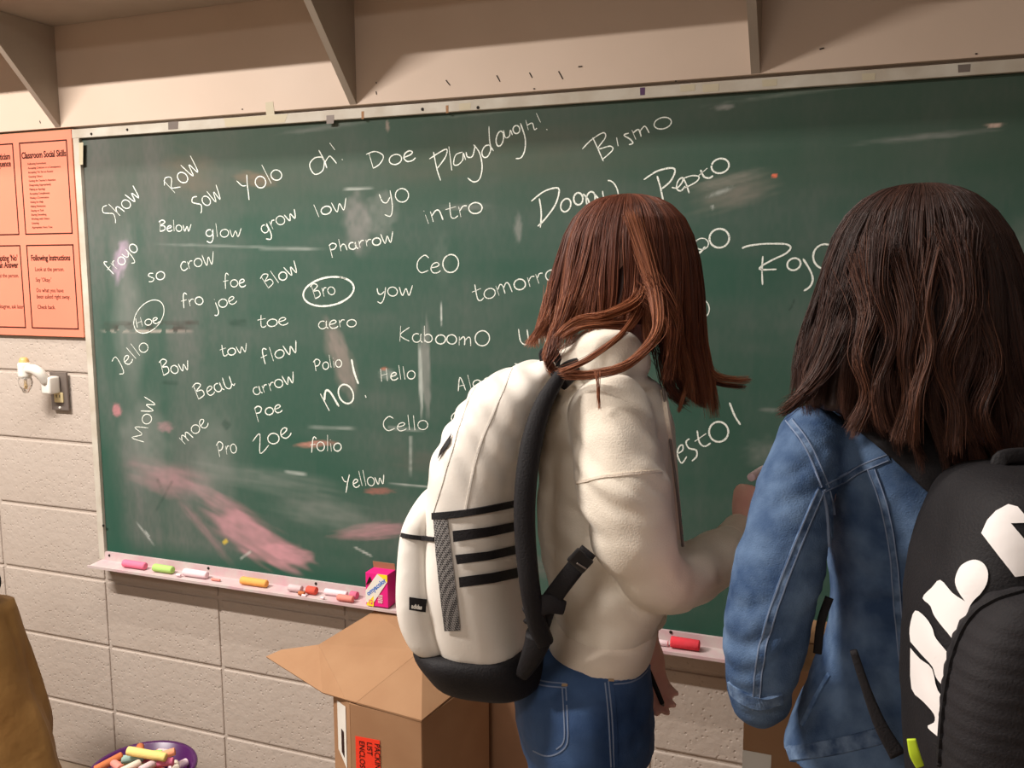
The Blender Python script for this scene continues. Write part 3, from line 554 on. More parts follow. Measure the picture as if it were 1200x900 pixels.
tube('bulb', [(-.197, -.07, 1.214), (-.197, -.07, 1.195), (-.197, -.07, 1.172)], [.016, .019, .009], M['glass'], fr, 16)
tube('wick', [(-.197, -.07, 1.225), (-.197, -.07, 1.183)], [.003, .003], M['amber'], fr, 8)

# ---------------------------------------------------------------- chalk in the tray
def chalk(p, q, r, m, label, group=None, z=None, name='chalk_stick'):
    """a fat stick of chalk with chamfered ends between two points"""
    a, b = Vector(p), Vector(q); d = (b-a).normalized(); L = (b-a).length; bm = bmesh.new()
    x = d.orthogonal().normalized(); y = d.cross(x); rings = []
    for s, k in ((0, .72), (.012, .95), (.04, 1), (.96, .96), (.985, .88), (1, .62)):
        rings.append([a-(a+b)/2+d*L*s+x*r*k*math.cos(t)*R.uniform(.97, 1.03)+y*r*k*math.sin(t) for t in [2*math.pi*j/14 for j in range(14)]])
    add_rings(bm, rings); o = frombm(name, bm, m, None, True); o.location = (a+b)/2; return tag(o, label, 'chalk', group)
ZF = .6782
def tray_chalk(xa, ya, xb, yb, r, mk, label, yy=-.04, dy=0, up=0, group=None):
    a = onplane(xa, ya, 1, yy); b = onplane(xb, yb, 1, yy+dy); z = ZF+r+.0008+up; return chalk((a.x, yy, z), (b.x, yy+dy, z), r, M['chalk_'+mk], label, group)
tray_chalk(145.5, 666, 171, 667, .0108, 'pink', 'thick deep pink chalk stick at the left end of the board tray')
tray_chalk(181, 670, 203, 672, .0108, 'green', 'thick pale green chalk stick lying in the board tray')
tray_chalk(207, 676, 212, 676, .004, 'whitec', 'tiny white chalk stub between the green and white chalk sticks', -.052)
tray_chalk(216, 672, 243, 674, .0105, 'whitec', 'thick white chalk stick with pink dust right of the green one')
tray_chalk(248, 679, 258, 680, .0035, 'salmon', 'small pink chalk scrap right of the thick white stick', -.045)
tray_chalk(283, 682, 313, 684, .0105, 'orange', 'thick orange chalk stick in the middle of the left tray')
tray_chalk(339, 690, 354, 692, .0095, 'clear', 'pale grey-pink chalk stub beside the orange-red chalk end')
tray_chalk(350, 696, 357, 692, .0055, 'brown', 'dark brown chalk stub under the orange-red chalk end', -.057, .002)
tray_chalk(360, 690, 371, 692, .0105, 'red', 'orange-red chalk stub left of the pale pink stick')
tray_chalk(354, 699, 359, 699, .0035, 'whitec', 'white chalk crumb in front of the dark brown stub', -.064)
tray_chalk(376, 699, 380, 699, .0035, 'whitec', 'white chalk crumb in front of the pale pink chalk', -.062)
tray_chalk(381, 692, 407, 696, .0085, 'whitec', 'pale pink chalk stick behind the salmon stub', -.030)
tray_chalk(411, 697, 419, 698, .0100, 'rose', 'dusty rose chalk stub behind the salmon stub', -.030)
tray_chalk(396, 702, 414, 704, .0085, 'salmon', 'salmon chalk stub at the front of the tray by the chalk box', -.054)
tray_chalk(786, 754, 820, 757, .0125, 'hotred', 'thick bright red chalk stick in the tray between the two people')
tray_chalk(768, 754.5, 783, 756, .0068, 'whitec', 'slim white chalk stub left of the bright red chalk stick')
# chalk box
kb = empty('chalk_box', (onplane(447, 711, 1, -.04).x, -.04, ZF), 'small magenta, white and yellow cardboard box of chalk standing in the tray', 'box')
xk = kb.location.x; w_, d_, h_ = .062, .042, .085; y0_ = -.0620
def K(u, v, yy=y0_): return (xk-w_/2+u*w_, yy, ZF+.003+v*h_)
bm = bmesh.new(); bx(bm, (xk, y0_+d_/2+.0005, ZF+.003+h_/2), (w_, d_, h_), .001); own(frombm('carton', bm, M['magenta']), kb)
fr_ = y0_-.0008
own(poly_solid('white_band', [K(0, .10, fr_), K(0, .45, fr_), K(.55, 1, fr_), K(1, 1, fr_), K(1, .8, fr_), K(.3, .05, fr_)], .0006, M['white']), kb)
own(poly_solid('yellow_corner', [K(.55, 1, fr_-.0005), K(1, 1, fr_-.0005), K(1, .78, fr_-.0005)], .0005, M['yellow']), kb)
own(poly_solid('yellow_corner', [K(.03, .0, fr_-.0005), K(.36, .0, fr_-.0005), K(.36, .32, fr_-.0005), K(.05, .06, fr_-.0005)], .0005, M['yellow']), kb)
own(poly_solid('dark_opening', [K(.02, .62, fr_-.0005), K(.2, .9, fr_-.0005), K(.3, .75, fr_-.0005)], .0005, M['ink']), kb)
own(poly_solid('open_lid', [(xk-w_/2, y0_+d_, ZF+h_+.001), (xk+w_/2, y0_+d_, ZF+h_+.001), (xk+w_/2, y0_+d_-.004, ZF+h_+.02), (xk-w_/2, y0_+d_-.004, ZF+h_+.02)], .001, M['card']), kb)
text('printed_text', 'omyacolor', .0165, Matrix.Translation(K(.13, .30, fr_-.0006)) @ WALLROT @ Matrix.Rotation(math.radians(40), 4, 'Z'), M['inkblue'], kb, .95, 'LEFT', .0004)
text('printed_text', '12', .016, Matrix.Translation(K(.12, .06, fr_-.0009)) @ WALLROT, M['magenta'], kb, .8, 'LEFT', .0004)
bm = bmesh.new()
for i in range(6): bx(bm, K(.66, .36-.045*i, fr_), (.014-.001*(i % 3), .0005, .0014))
own(frombm('small_print', bm, M['white']), kb)

# ---------------------------------------------------------------- cardboard boxes
cbx = empty('cardboard_box', (1.08, -.22, 0), 'open brown cardboard box with raised flaps under the tray, red packing label on it', 'box')
ft = [(.935, -.285), (1.022, -.357), (1.19, -.351), (1.243, -.112), (.96, -.09)]; zt = [.565, .583, .571, .585, .59]
for i in range(5):
    j = (i+1) % 5; a, b = ft[i], ft[j]
    own(poly_solid('side_panel', [(a[0], a[1], .002), (b[0], b[1], .002), (b[0], b[1], zt[j]), (a[0], a[1], zt[i])], .004, M['card']), cbx)
T = lambda px, py, d: at(px, py, d)
P1 = T(403, 823, 1.955); P2 = T(374, 756, 2.16); P3 = T(440, 716, 2.27); P4 = T(500, 722, 2.22); P5 = T(495, 762, 2.05); P6 = T(418, 824, 1.945); P7 = T(494, 845, 1.895); P8 = T(562, 789, 2.08)
P1 = Vector((1.008, -.352, .586))
def flap(pts, mk='card'):
    # triangulated fan so slightly warped cardboard stays solid
    c = sum((Vector(p) for p in pts), Vector())/len(pts); n = (Vector(pts[1])-Vector(pts[0])).cross(Vector(pts[2])-Vector(pts[0])).normalized()
    o = poly_solid('flap', pts, .004, M[mk], None, n)
    bm = bmesh.new(); bm.from_mesh(o.data); bmesh.ops.triangulate(bm, faces=bm.faces); bm.to_mesh(o.data); bm.free(); own(o, cbx); return o
flap([P6, P5, P4, P3, P2, P1]); flap([P6, P7, P8, P5])
flap([T(312, 770, 2.2), T(330, 762, 2.2), P2, P1, T(378, 812, 2.04)])
strip_m = M['white']
q0 = T(393, 820, 2.02); 
def onface(a, b, u, z, off=.0032):
    a = Vector((*a, 0)); b = Vector((*b, 0)); d = (b-a); n = Vector((d.y, -d.x, 0)).normalized(); p = a+d*u+n*off; return Vector((p.x, p.y, z))
own(poly_solid('shipping_label', [onface(ft[0], ft[1], .28, .555), onface(ft[0], ft[1], .78, .565), onface(ft[0], ft[1], .78, .42), onface(ft[0], ft[1], .28, .44)], .0005, M['white']), cbx)
own(poly_solid('print_block', [onface(ft[0], ft[1], .5, .50, .0038), onface(ft[0], ft[1], .66, .50, .0038), onface(ft[0], ft[1], .66, .44, .0038), onface(ft[0], ft[1], .5, .445, .0038)], .0004, M['ink']), cbx)
a_, b_ = ft[1], ft[2]
own(poly_solid('packing_label', [onface(a_, b_, .07, .512), onface(a_, b_, .42, .512), onface(a_, b_, .42, .36), onface(a_, b_, .07, .36)], .0005, M['redlabel']), cbx)
for i, s in enumerate(('PACKING', 'LIST', 'ENCLOSED')):
    text('printed_text', s, .0185, Matrix.Translation(onface(a_, b_, .345-.11*i, .504, .0038)) @ WALLROT @ Matrix.Rotation(-math.pi/2, 4, 'Z'), M['ink'], cbx, .9)
cb2 = empty('cardboard_box', (1.31, -.06, 0), 'shadowed narrow cardboard box against the wall behind the open flap box', 'box')
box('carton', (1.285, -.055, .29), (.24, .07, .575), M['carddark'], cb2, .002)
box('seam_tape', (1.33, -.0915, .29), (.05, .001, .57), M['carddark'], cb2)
q = at(870, 880, 1.62)
cb3 = empty('cardboard_box', (q.x+.17, q.y+.12, 0), 'brown cardboard box standing behind the person in the denim jacket', 'box')
bmx = bmesh.new(); bx(bmx, (q.x+.175, q.y+.13, .41), (.35, .25, .82), .003); own(frombm('carton', bmx, M['card']), cb3)
own(poly_solid('top_seam', [(q.x+.001, q.y+.128, .8212), (q.x+.349, q.y+.128, .8212), (q.x+.349, q.y+.132, .8212), (q.x+.001, q.y+.132, .8212)], .001, M['carddark']), cb3)
own(poly_solid('white_label', [(q.x+.0, q.y+.004, .655), (q.x+.05, q.y+.004, .655), (q.x+.05, q.y+.004, .60), (q.x, q.y+.004, .60)], .0006, M['white']), cb3)

# ---------------------------------------------------------------- paper bag at the left
pb = empty('paper_bag', (.1, -.45, 0), 'tall crumpled brown kraft paper bag at the left edge below the outlet', 'bag')
bm = bmesh.new(); rings = []
for i in range(34):
    t = i/33; z = .0+.70*t; s = 1-.52*t; cx, cy = -.02-.045*t, -.47; r = []
    for j in range(56):
        a = 2*math.pi*j/56; ca, sa = math.cos(a), math.sin(a); u = math.copysign(abs(ca)**.55, ca)*.30*s*1.0; v = math.copysign(abs(sa)**.55, sa)*.16*(1-.3*t)
        n = noise.noise(Vector((a*1.5, z*4, 0)))*.014+noise.noise(Vector((u*9, z*9, v*9)))*.012+abs(noise.noise(Vector((u*22, z*5, v*22+4))))*.035+(.014*math.sin(a*7+z*3))*t
        r.append(Vector((cx+u*(1+n*3), cy+v*(1+n*4), z)))
    rings.append(r)
add_rings(bm, rings); own(frombm('bag_body', bm, M['kraft'], None, True), pb)
tube('fold', [(.20, -.63, .05), (.16, -.60, .38), (.06, -.575, .68)], [.010, .012, .006], M['kraft'], pb)
dk = empty('dark_bundle', (.03, -.46, .70), 'dark grey cloth bundle resting on top of the paper bag', 'cloth')
bm = bmesh.new(); add_ball(bm, (.02, -.47, .757), (.075, .085, .050)); add_ball(bm, (-.05, -.46, .78), (.09, .08, .06)); 
fuse('cloth', bm, .006, M['darkpants'], dk, 4, lambda c, n: .006*noise.noise(c*25))

# ---------------------------------------------------------------- purple bucket of chalk
bc = Vector((.475, -.40, 0)); BR = .118; BZ = .345
st = empty('stool', (bc.x, bc.y, 0), 'low round wooden stool under the purple chalk bucket', 'stool')
cyl('stool_seat', bc.x, bc.y, .168, .198, .13, .13, M['wood'], st)
for k in range(4):
    a = math.pi/4+k*math.pi/2; tube('leg', [(bc.x+.10*math.cos(a), bc.y+.10*math.sin(a), .165), (bc.x+.12*math.cos(a), bc.y+.12*math.sin(a), .008)], [.013, .010], M['wood'], st, 10)
bk = empty('bucket', (bc.x, bc.y, .20), 'purple plastic bucket heaped with coloured chalk at the bottom left', 'bucket')
bm = bmesh.new(); pr = [(.0, .243), (.085, .243), (.09, .246), (BR-.004, BZ), (BR+.004, BZ+.002), (BR+.006, BZ-.004), (BR, BZ-.007), (.094, .238), (.0, .236)]
vs = [[bm.verts.new((bc.x+max(r, .0005)*math.cos(2*math.pi*j/48), bc.y+max(r, .0005)*math.sin(2*math.pi*j/48), z)) for j in range(48)] for r, z in pr]
for a, b in zip(vs, vs[1:]):
    for j in range(48): bm.faces.new((a[j], a[(j+1) % 48], b[(j+1) % 48], b[j]))
bm.faces.new(vs[0][::-1]); bm.faces.new(vs[-1])
bmesh.ops.translate(bm, verts=bm.verts, vec=(0, 0, 0)); own(frombm('tub', bm, M['purple'], None, True), bk)
tube('handle', [(bc.x-BR-.004, bc.y, BZ-.012), (bc.x-BR*.7, bc.y-.09, BZ-.04), (bc.x, bc.y-.135, BZ-.05), (bc.x+BR*.7, bc.y-.09, BZ-.04), (bc.x+BR+.004, bc.y, BZ-.012)], [.003]*5, M['purple'], bk, 8)
for o in bk.children: o.location.z -= .0
# lower tub down to the stool
cyl('tub_base', bc.x, bc.y, .199, .241, .088, .094, M['purple'], bk)
cols = ['yell', 'bluec', 'brown', 'pale', 'rose', 'lilac', 'peach', 'teal', 'pink', 'orange', 'whitec', 'green', 'salmon', 'clear']
names = dict(yell='yellow', bluec='sky blue', brown='rusty orange', pale='cream', rose='dusty rose', lilac='lilac', peach='peach', teal='grey-green', pink='pink', orange='orange', whitec='white', green='light green', salmon='salmon', clear='pale mauve')
lay = []
for L_, n_, zz, rad in ((0, 13, BZ-.022, .095), (1, 12, BZ-.002, .088), (2, 9, BZ+.016, .066)):
    for k in range(n_):
        a = 2*math.pi*k/n_+L_*.5; r = rad*(.55 if k % 2 else 1.0); lay.append((bc.x+r*math.cos(a)*.85, bc.y+r*math.sin(a)*.85, zz, R.uniform(0, math.pi), cols[(k*5+L_*3) % 14], L_))
cnt = {}
for (x, y, z, a, c, L_) in lay:
    l = R.uniform(.018, .028); key = (c, L_); d = Vector((math.cos(a), math.sin(a), R.uniform(-.2, .2))).normalized()*l
    where = ('half buried in the lower layer of the purple bucket', 'in the middle of the heap in the purple bucket', 'on top of the heap in the purple bucket')[L_]
    chalk(Vector((x, y, z))-d, Vector((x, y, z))+d, .0095, M['chalk_'+c], names[c]+' chalk stub '+where, 'loose chalk in the purple bucket')
q = Vector((bc.x+.012, bc.y+.0, BZ+.036)); chalk(q+Vector((-.045, -.01, .006)), q+Vector((.05, .012, -.004)), .0105, M['chalk_yell'], 'long yellow chalk stick lying across the top of the purple bucket')
q = Vector((bc.x-.07, bc.y-.03, BZ+.018)); chalk(q+Vector((-.02, -.025, -.012)), q+Vector((.022, .02, .01)), .0095, M['chalk_brown'], 'rusty orange chalk stick leaning up at the left of the bucket')

# ================================================================ people
def head(bm, c, f, k=1.0):
    z = Vector((0, 0, 1)); s = f.cross(z).normalized(); rot = Matrix((s, f, z)).transposed().to_4x4()
    P = lambda a, b, d: c+(s*a+f*b+z*d)*k
    add_ball(bm, P(0, -.012, .02), (.074*k, .09*k, .088*k), rot, 28)
    add_ball(bm, P(0, .022, -.02), (.062*k, .068*k, .075*k), rot, 24); add_ball(bm, P(0, .030, -.068), (.046*k, .052*k, .038*k), rot)
    add_ball(bm, P(0, .066, -.094), (.018*k, .016*k, .014*k), rot, 12)
    add_tube(bm, [P(0, .08, .012), P(0, .096, -.012), P(0, .104, -.030), P(0, .090, -.036)], [.007*k, .009*k, .012*k, .010*k], 10)
    for q in (-1, 1):
        add_ball(bm, P(q*.074, -.01, -.012), (.008*k, .017*k, .030*k), rot, 12)
        add_ball(bm, P(q*.030, .076, .018), (.024*k, .012*k, .008*k), rot, 12)      # brow
        add_ball(bm, P(q*.034, .066, -.030), (.024*k, .018*k, .020*k), rot, 12)     # cheek
    add_ball(bm, P(0, .086, -.058), (.022*k, .010*k, .007*k), rot, 12); add_ball(bm, P(0, .083, -.069), (.020*k, .010*k, .007*k), rot, 12)
def face_bits(c, f, par, k=1.0):
    z = Vector((0, 0, 1)); s = f.cross(z).normalized()
    for q in (-1, 1):
        bm = bmesh.new(); e = c+(s*(q*.030)+f*.078+z*.001)*k; add_ball(bm, e, (.0115*k,)*3, None, 14); o = frombm('eye', bm, M['eyewhite'], None, True); own(o, par)
        bm = bmesh.new(); add_ball(bm, e+f*.0075*k, (.0058*k,)*3, None, 12); i = frombm('iris', bm, M['iris'], None, True); i.parent = o; i.matrix_parent_inverse = Matrix.Translation(-Vector(par.location)); i.matrix_parent_inverse = Matrix.Identity(4)
        i.location = Vector((0, 0, 0))
        tube('eyebrow', [c+(s*(q*(.014+.012*j))+f*(.090-.004*j)+z*(.022+.003*math.sin(j*1.5)))*k for j in range(3)], [.0025, .003, .0015], M['iris'], par, 6)
def hand(bm, w, d, n, curl=(.9, 1.1, .7), side=1, k=1.0, thumb_in=.6):
    """w wrist, d along the palm, n the palm's inward normal, side: where the thumb is"""
    d = d.normalized(); n = (n-d*n.dot(d)).normalized(); s = d.cross(n)*side
    add_tube(bm, [w-d*.03*k, w+d*.015*k, w+d*.05*k, w+d*.082*k], [(.026*k, .019*k), (.028*k, .017*k), (.038*k, .0155*k), (.038*k, .012*k)], 14, ref=n)
    for i, (off, L, r) in enumerate([(.028, .072, .0085), (.010, .080, .0088), (-.009, .074, .0083), (-.027, .058, .0074)]):
        p = w+d*.076*k+s*off*k; pts = [p-d*.015*k, p]; a = 0; q = p
        for sg, c in zip((.42, .32, .26), curl):
            a += c*(1+.06*i); q = q+(d*math.cos(a)+n*math.sin(a))*L*sg*k; pts.append(q)
        add_tube(bm, pts, [r*k, r*k*1.05, r*k, r*.93*k, r*.8*k], 10, n=16)
    p = w+d*.018*k+s*.024*k; q = p+(d*.55+s*.75+n*.3).normalized()*.042*k; t = q+(d*.75+s*(.25-thumb_in*.5)+n*thumb_in).normalized()*.032*k; t2 = t+(d*.7-s*.25*thumb_in+n*thumb_in).normalized()*.025*k
    add_tube(bm, [p, q, t, t2], [.014*k, .0115*k, .0105*k, .0085*k], 10)
def hair_rows(T, dep):
    return sorted([(t[0], t[1], t[2], t[3], t[4] if len(t) > 4 else 0) for t in T])
def hair(T, dep, yend, n, seed, cols, clf=.8, wave=.004, nclump=60, sub=1.0, par=None, shell=None, wfreq=9, locks=(), tipw=.35):
    rs = np.random.RandomState(seed); rows = hair_rows(T, dep); ys = np.array([r[0] for r in rows], float); y0 = ys[0]
    cs = np.array([tuple(at((r[1]+r[2])/2, r[0], dep+r[4])) for r in rows]); rx = np.array([(r[2]-r[1])/2*(dep+r[4])/FPX for r in rows]); ry = np.array([r[3] for r in rows], float)
    XH = np.array(RH); YH = np.array(FH); m_ = 30
    phi = rs.rand(n)*2*math.pi; cl = rs.randint(0, nclump, n); cphi = np.sort(rs.rand(nclump))*2*math.pi; cl = np.argmin(np.abs(((phi[:, None]-cphi[None]+math.pi) % (2*math.pi))-math.pi), 1)
    ck = .93+.1*rs.rand(nclump); cph = rs.rand(nclump)*6.28; cw = rs.rand(nclump)
    k = 1.03-.20*rs.rand(n)**1.6; ye = np.array([yend(a) for a in phi])-rs.rand(n)**2*46+(cw[cl]-.5)*22
    ysr = y0+rs.rand(n)**2.2*(ys[min(5, len(ys)-1)]-y0)*.9
    s = np.linspace(0, 1, m_)[None]; Y = ysr[:, None]+(ye-ysr)[:, None]*s
    # denser sampling near the crown
    Y = ysr[:, None]+(ye-ysr)[:, None]*(s**1.35)
    def itp(a): return np.interp(Y, ys, a)
    dphi = ((cphi[cl]-phi+math.pi) % (2*math.pi))-math.pi
    ph = phi[:, None]+dphi[:, None]*(s**1.6)*clf
    kk = k[:, None]*(1-s**2*.4)+(ck[cl][:, None]*(s**2*.4))
    X = np.stack([itp(cs[:, 0]), itp(cs[:, 1]), itp(cs[:, 2])], -1)+XH*(itp(rx)*kk*np.cos(ph))[..., None]+YH*(itp(ry)*kk*np.sin(ph))[..., None]
    w = wave*s**1.2*(.5+cw[cl][:, None]); t1 = np.sin(wfreq*s+cph[cl][:, None]+.18*rs.randn(n)[:, None]); t2 = np.cos(wfreq*.8*s+cph[cl][:, None]*1.7)
    tang = -XH*np.sin(ph)[..., None]+YH*np.cos(ph)[..., None]; rad = XH*np.cos(ph)[..., None]+YH*np.sin(ph)[..., None]
    X = X+tang*(w*t1)[..., None]+rad*(w*.7*t2)[..., None]
    X = X+rs.randn(n, 1, 3)*.0012*s[..., None]
    S_ = [X]; tone = [np.clip(.30+.11*rs.randn(n, 1)+.25*(cw[cl][:, None]-.5)+tipw*s**2.2, 0, 1)]
    for (pts, cnt, spread, tn) in locks:
        c = np.array(catmull([tuple(at(*p)) for p in pts], m_)); j = rs.randn(cnt, 1, 3)*spread; e = rs.randn(cnt, 1, 3)*spread*1.3; fz = rs.rand(1, 1, 3)*6.28+.5*rs.randn(cnt, 1, 1)
        ss = np.linspace(0, 1, m_)[None, :, None]; L_ = c[None]+j*(1-ss)**2*1.2+j*.35+e*ss**2*.5+.6*spread*np.sin(ss*7+fz)
        S_.append(L_); tone.append(np.clip(tn+.14*rs.randn(cnt, 1)+.12*ss[..., 0]+np.zeros((cnt, m_)), 0, 1))
    X = np.concatenate(S_); tone = np.concatenate(tone); N_ = len(X)
    T_ = np.gradient(X, axis=1); T_ /= np.linalg.norm(T_, axis=-1, keepdims=True)+1e-9
    a = np.cross(T_, rs.randn(N_, 1, 3)); a /= np.linalg.norm(a, axis=-1, keepdims=True)+1e-9; b = np.cross(T_, a)
    prof = np.interp(np.linspace(0, 1, m_), [0, .1, .75, 1], [.6, 1, .9, .25])[None, :, None]*(.00052*sub)*(1+.35*rs.rand(N_, 1, 1))
    V = np.stack([X+prof*(a*math.cos(t)+b*math.sin(t)) for t in (0, 2.094, 4.189)], 2)   # N,m,3,3
    idx = np.arange(N_*m_*3).reshape(N_, m_, 3); F = []
    for q in range(3):
        r = (q+1) % 3; F.append(np.stack([idx[:, :-1, q], idx[:, 1:, q], idx[:, 1:, r], idx[:, :-1, r]], -1).reshape(-1, 4))
    F = np.concatenate(F); C_ = np.repeat(tone[:, :, None], 3, 2).ravel(); V = V.reshape(-1, 3)
    # inner mass, grooved
    hs = px_rings([(r[0]+6, (r[1]+r[2])/2-(r[2]-r[1])*.45, (r[1]+r[2])/2+(r[2]-r[1])*.45, r[3]*.9, r[4]) for r in rows if r[0] <= shell], dep, 0, 96, 2, 40)
    sv = []
    for i, ring in enumerate(hs):
        cc = sum(ring, Vector())/len(ring)
        for j, v in enumerate(ring):
            g = 1-.03*(.5+.5*math.sin(j*2*math.pi/96*23+1.3*math.sin(i*.2)))-.03*noise.noise(Vector((j*.35, i*.06, seed)))
            sv.append(tuple(cc+(v-cc)*g))
    b0 = len(V); V = np.concatenate([V, np.array(sv)]); nr = len(hs); J = np.arange(96)
    F2 = np.concatenate([np.stack([b0+i*96+J, b0+i*96+(J+1) % 96, b0+(i+1)*96+(J+1) % 96, b0+(i+1)*96+J], -1) for i in range(nr-1)])
    # closing fans top and bottom
    V = np.concatenate([V, [np.mean(np.array(sv[:96]), 0)], [np.mean(np.array(sv[-96:]), 0)]]); ct = len(V)-2; cb_ = len(V)-1
    F3 = np.concatenate([np.stack([np.full(96, ct), b0+(J+1) % 96, b0+J], -1), np.stack([np.full(96, cb_), b0+(nr-1)*96+J, b0+(nr-1)*96+(J+1) % 96], -1)])
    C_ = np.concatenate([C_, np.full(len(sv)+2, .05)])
    me = bpy.data.meshes.new('hair'); me.vertices.add(len(V)); me.vertices.foreach_set('co', V.ravel())
    F = np.concatenate([F, F2]); nl = len(F)*4+len(F3)*3; me.loops.add(nl); me.loops.foreach_set('vertex_index', np.concatenate([F.ravel(), F3.ravel()]))
    me.polygons.add(len(F)+len(F3)); me.polygons.foreach_set('loop_start', np.concatenate([np.arange(len(F))*4, len(F)*4+np.arange(len(F3))*3])); me.update(calc_edges=True)
    c0, c1, c2 = [np.array(srgb(*c)) for c in cols]; t = C_[:, None]; rgb = np.where(t < .5, c0+(c1-c0)*t*2, c1+(c2-c1)*(t-.5)*2)
    at_ = me.color_attributes.new('tone', 'FLOAT_COLOR', 'POINT'); at_.data.foreach_set('color', np.concatenate([rgb, np.ones((len(rgb), 1))], 1).ravel())
    me.shade_smooth(); o = link('hair', me, M['hair']); own(o, par); return o
V3 = Vector; Z = Vector((0, 0, 1))
def shoe(p, f, par, m='shoe'):
    bm = bmesh.new(); s = f.cross(Z); rot = Matrix((s, f, Z)).transposed().to_4x4()
    b = V3((p.x, p.y, 0)); add_ball(bm, b+f*.05+Z*.045, (.044, .125, .034), rot, 20); add_ball(bm, b-f*.02+Z*.062, (.038, .055, .050), rot); o = fuse('shoe', bm, .006, M[m], par, 4)
    bm = bmesh.new(); rings = [[b+f*(.05+.132*math.sin(a))+s*(.047*math.cos(a))+Z*z for a in [2*math.pi*j/24 for j in range(24)]] for z in (.001, .022)]; add_rings(bm, rings); own(frombm('shoe_sole', bm, M['white']), par)

# ---------------------------------------------------------------- person with auburn hair and cream hoodie
D1 = 1.45
root = at(695, 860, 1.43)
p1 = empty('person', (root.x, root.y, 0), 'person with long auburn hair in a cream hoodie and blue jeans, writing on the board', 'person')
f1 = (RH*.75+FH*.66).normalized(); hc1 = at(742, 318, D1)
hipN, hipF = at(688, 850, 1.37), at(692, 850, 1.51); hipN.z -= .0
def leg(hip, f, r=.088): return [V3((hip.x, hip.y, hip.z+.02)), V3((hip.x, hip.y, hip.z-.12)), V3((hip.x, hip.y, .47))+f*.015, V3((hip.x, hip.y, .30))-f*.01, V3((hip.x, hip.y, .085))-f*.01]
fd1 = (RH*.97+FH*.24).normalized()
shN, shF = at(712, 482, 1.33), at(722, 482, 1.57); elN = at(766, 676, 1.33); wrN = at(866, 634, 1.56); elF = at(752, 650, 1.60); wrF = at(757, 745, 1.55)
bm = bmesh.new(); head(bm, hc1, f1)
add_tube(bm, [hc1-f1*.02-Z*.06, at(722, 425, D1), at(712, 470, D1)], [.052, .050, .06], 16)
add_rings(bm, px_rings([(450, 690, 750, .10), (480, 665, 770, .14), (560, 652, 778, .13), (640, 655, 775, .12), (720, 655, 752, .13), (800, 625, 745, .13), (850, 640, 745, .12)], D1, 0, 28))
add_tube(bm, [shN, at(726, 535, 1.295), at(738, 600, 1.275), at(752, 648, 1.28), at(776, 678, 1.32), at(812, 674, 1.42), at(843, 652, 1.48), wrN], [.045, .040, .037, .034, .032, .031, .028, .024], 14)
add_tube(bm, [shF, at(745, 560, 1.61), elF, (elF+wrF)/2, wrF], [.045, .040, .034, .028, .022], 14)
for hp in (hipN, hipF): add_tube(bm, leg(hp, fd1), [.068, .064, .046, .045, .032], 14)
hand(bm, wrN+Z*.012+RH*.008, Z*.96+RH*.06+FH*.12, FH*.45+RH*.9, (1.0, 1.35, .9), -1, .86)
hand(bm, wrF, RH*.12-Z*.98, -FH*.3+RH*.2-Z*.0, (.35, .45, .3), 1, .92)
fuse('body', bm, .0042, M['skin'], p1, 3); face_bits(hc1, f1, p1)
# chalk in the hand
q = wrN+Z*.11+FH*.045+RH*.03; chalk(q-FH*.035-RH*.01, q+FH*.03+RH*.03, .0075, M['chalk_whitec'], 'white chalk held in the raised hand of the person in the cream hoodie')
# the slim pen in the lowered hand
pn = empty('pen', tuple(at(772, 805, 1.53)), 'slim dark pen held in the lowered hand of the person in the cream hoodie', 'pen')
tube('pen_barrel', [at(757, 778, 1.545), at(776, 824, 1.53)], [.0042, .0042], M['black'], pn, 10); tube('pen_tip', [at(776, 824, 1.53), at(778.5, 830, 1.529)], [.0035, .0008], M['grey'], pn, 8)
# jeans
bm = bmesh.new()
add_rings(bm, px_rings([(731, 664, 748, .120), (748, 652, 753, .132), (758, 632, 758, .142), (775, 610, 762, .152), (805, 602, 764, .158), (840, 604, 765, .158), (868, 610, 765, .15)], D1-.02, 0, 44))
for hp in (hipN, hipF): add_tube(bm, leg(hp, fd1), [.092, .086, .064, .062, .052], 20)
def jd(c, n): return .0035*noise.noise(V3((c.x*9, c.y*9, c.z*26)))+.0018*noise.noise(c*42)
jn = fuse('jeans', bm, .006, M['jeans'], p1, 4, jd)
tj = bvh(jn)
for path in ([(597, 783), (618, 793), (640, 799), (663, 801)], [(597, 788), (618, 798), (640, 804), (663, 806)], [(663, 801), (665, 840), (665, 870), (655, 882), (640, 886), (625, 880)], [(659, 806), (661, 840), (661, 868), (652, 878)], [(762, 774), (752, 788), (735, 796), (713, 798)], [(762, 780), (753, 792), (737, 800), (713, 802)],
             [(640, 760), (670, 769), (700, 772), (722, 771)], [(722, 768), (745, 764), (761, 760)], [(722, 770), (724, 798)], [(713, 798), (717, 840), (719, 880), (720, 899)], [(709, 800), (713, 840), (715, 880), (716, 899)]):
    strip('stitching', tj, path, .0011, .0009, M['threadblue'], p1, 3)
strip('belt_loop', tj, [(677, 759), (678, 772)], .006, .003, M['jeans'], p1, 3)
strip('side_seam', tj, [(716, 798), (720, 840), (722, 899)], .0035, .0015, M['jeans'], p1, 4)
for a in [(716, 797), (677, 768), (662, 803), (725, 770)]: strip('rivet_tack', tj, [(a[0]-3, a[1]), (a[0]+3, a[1]+.3)], .0022, .002, M['thread'], p1, 1)
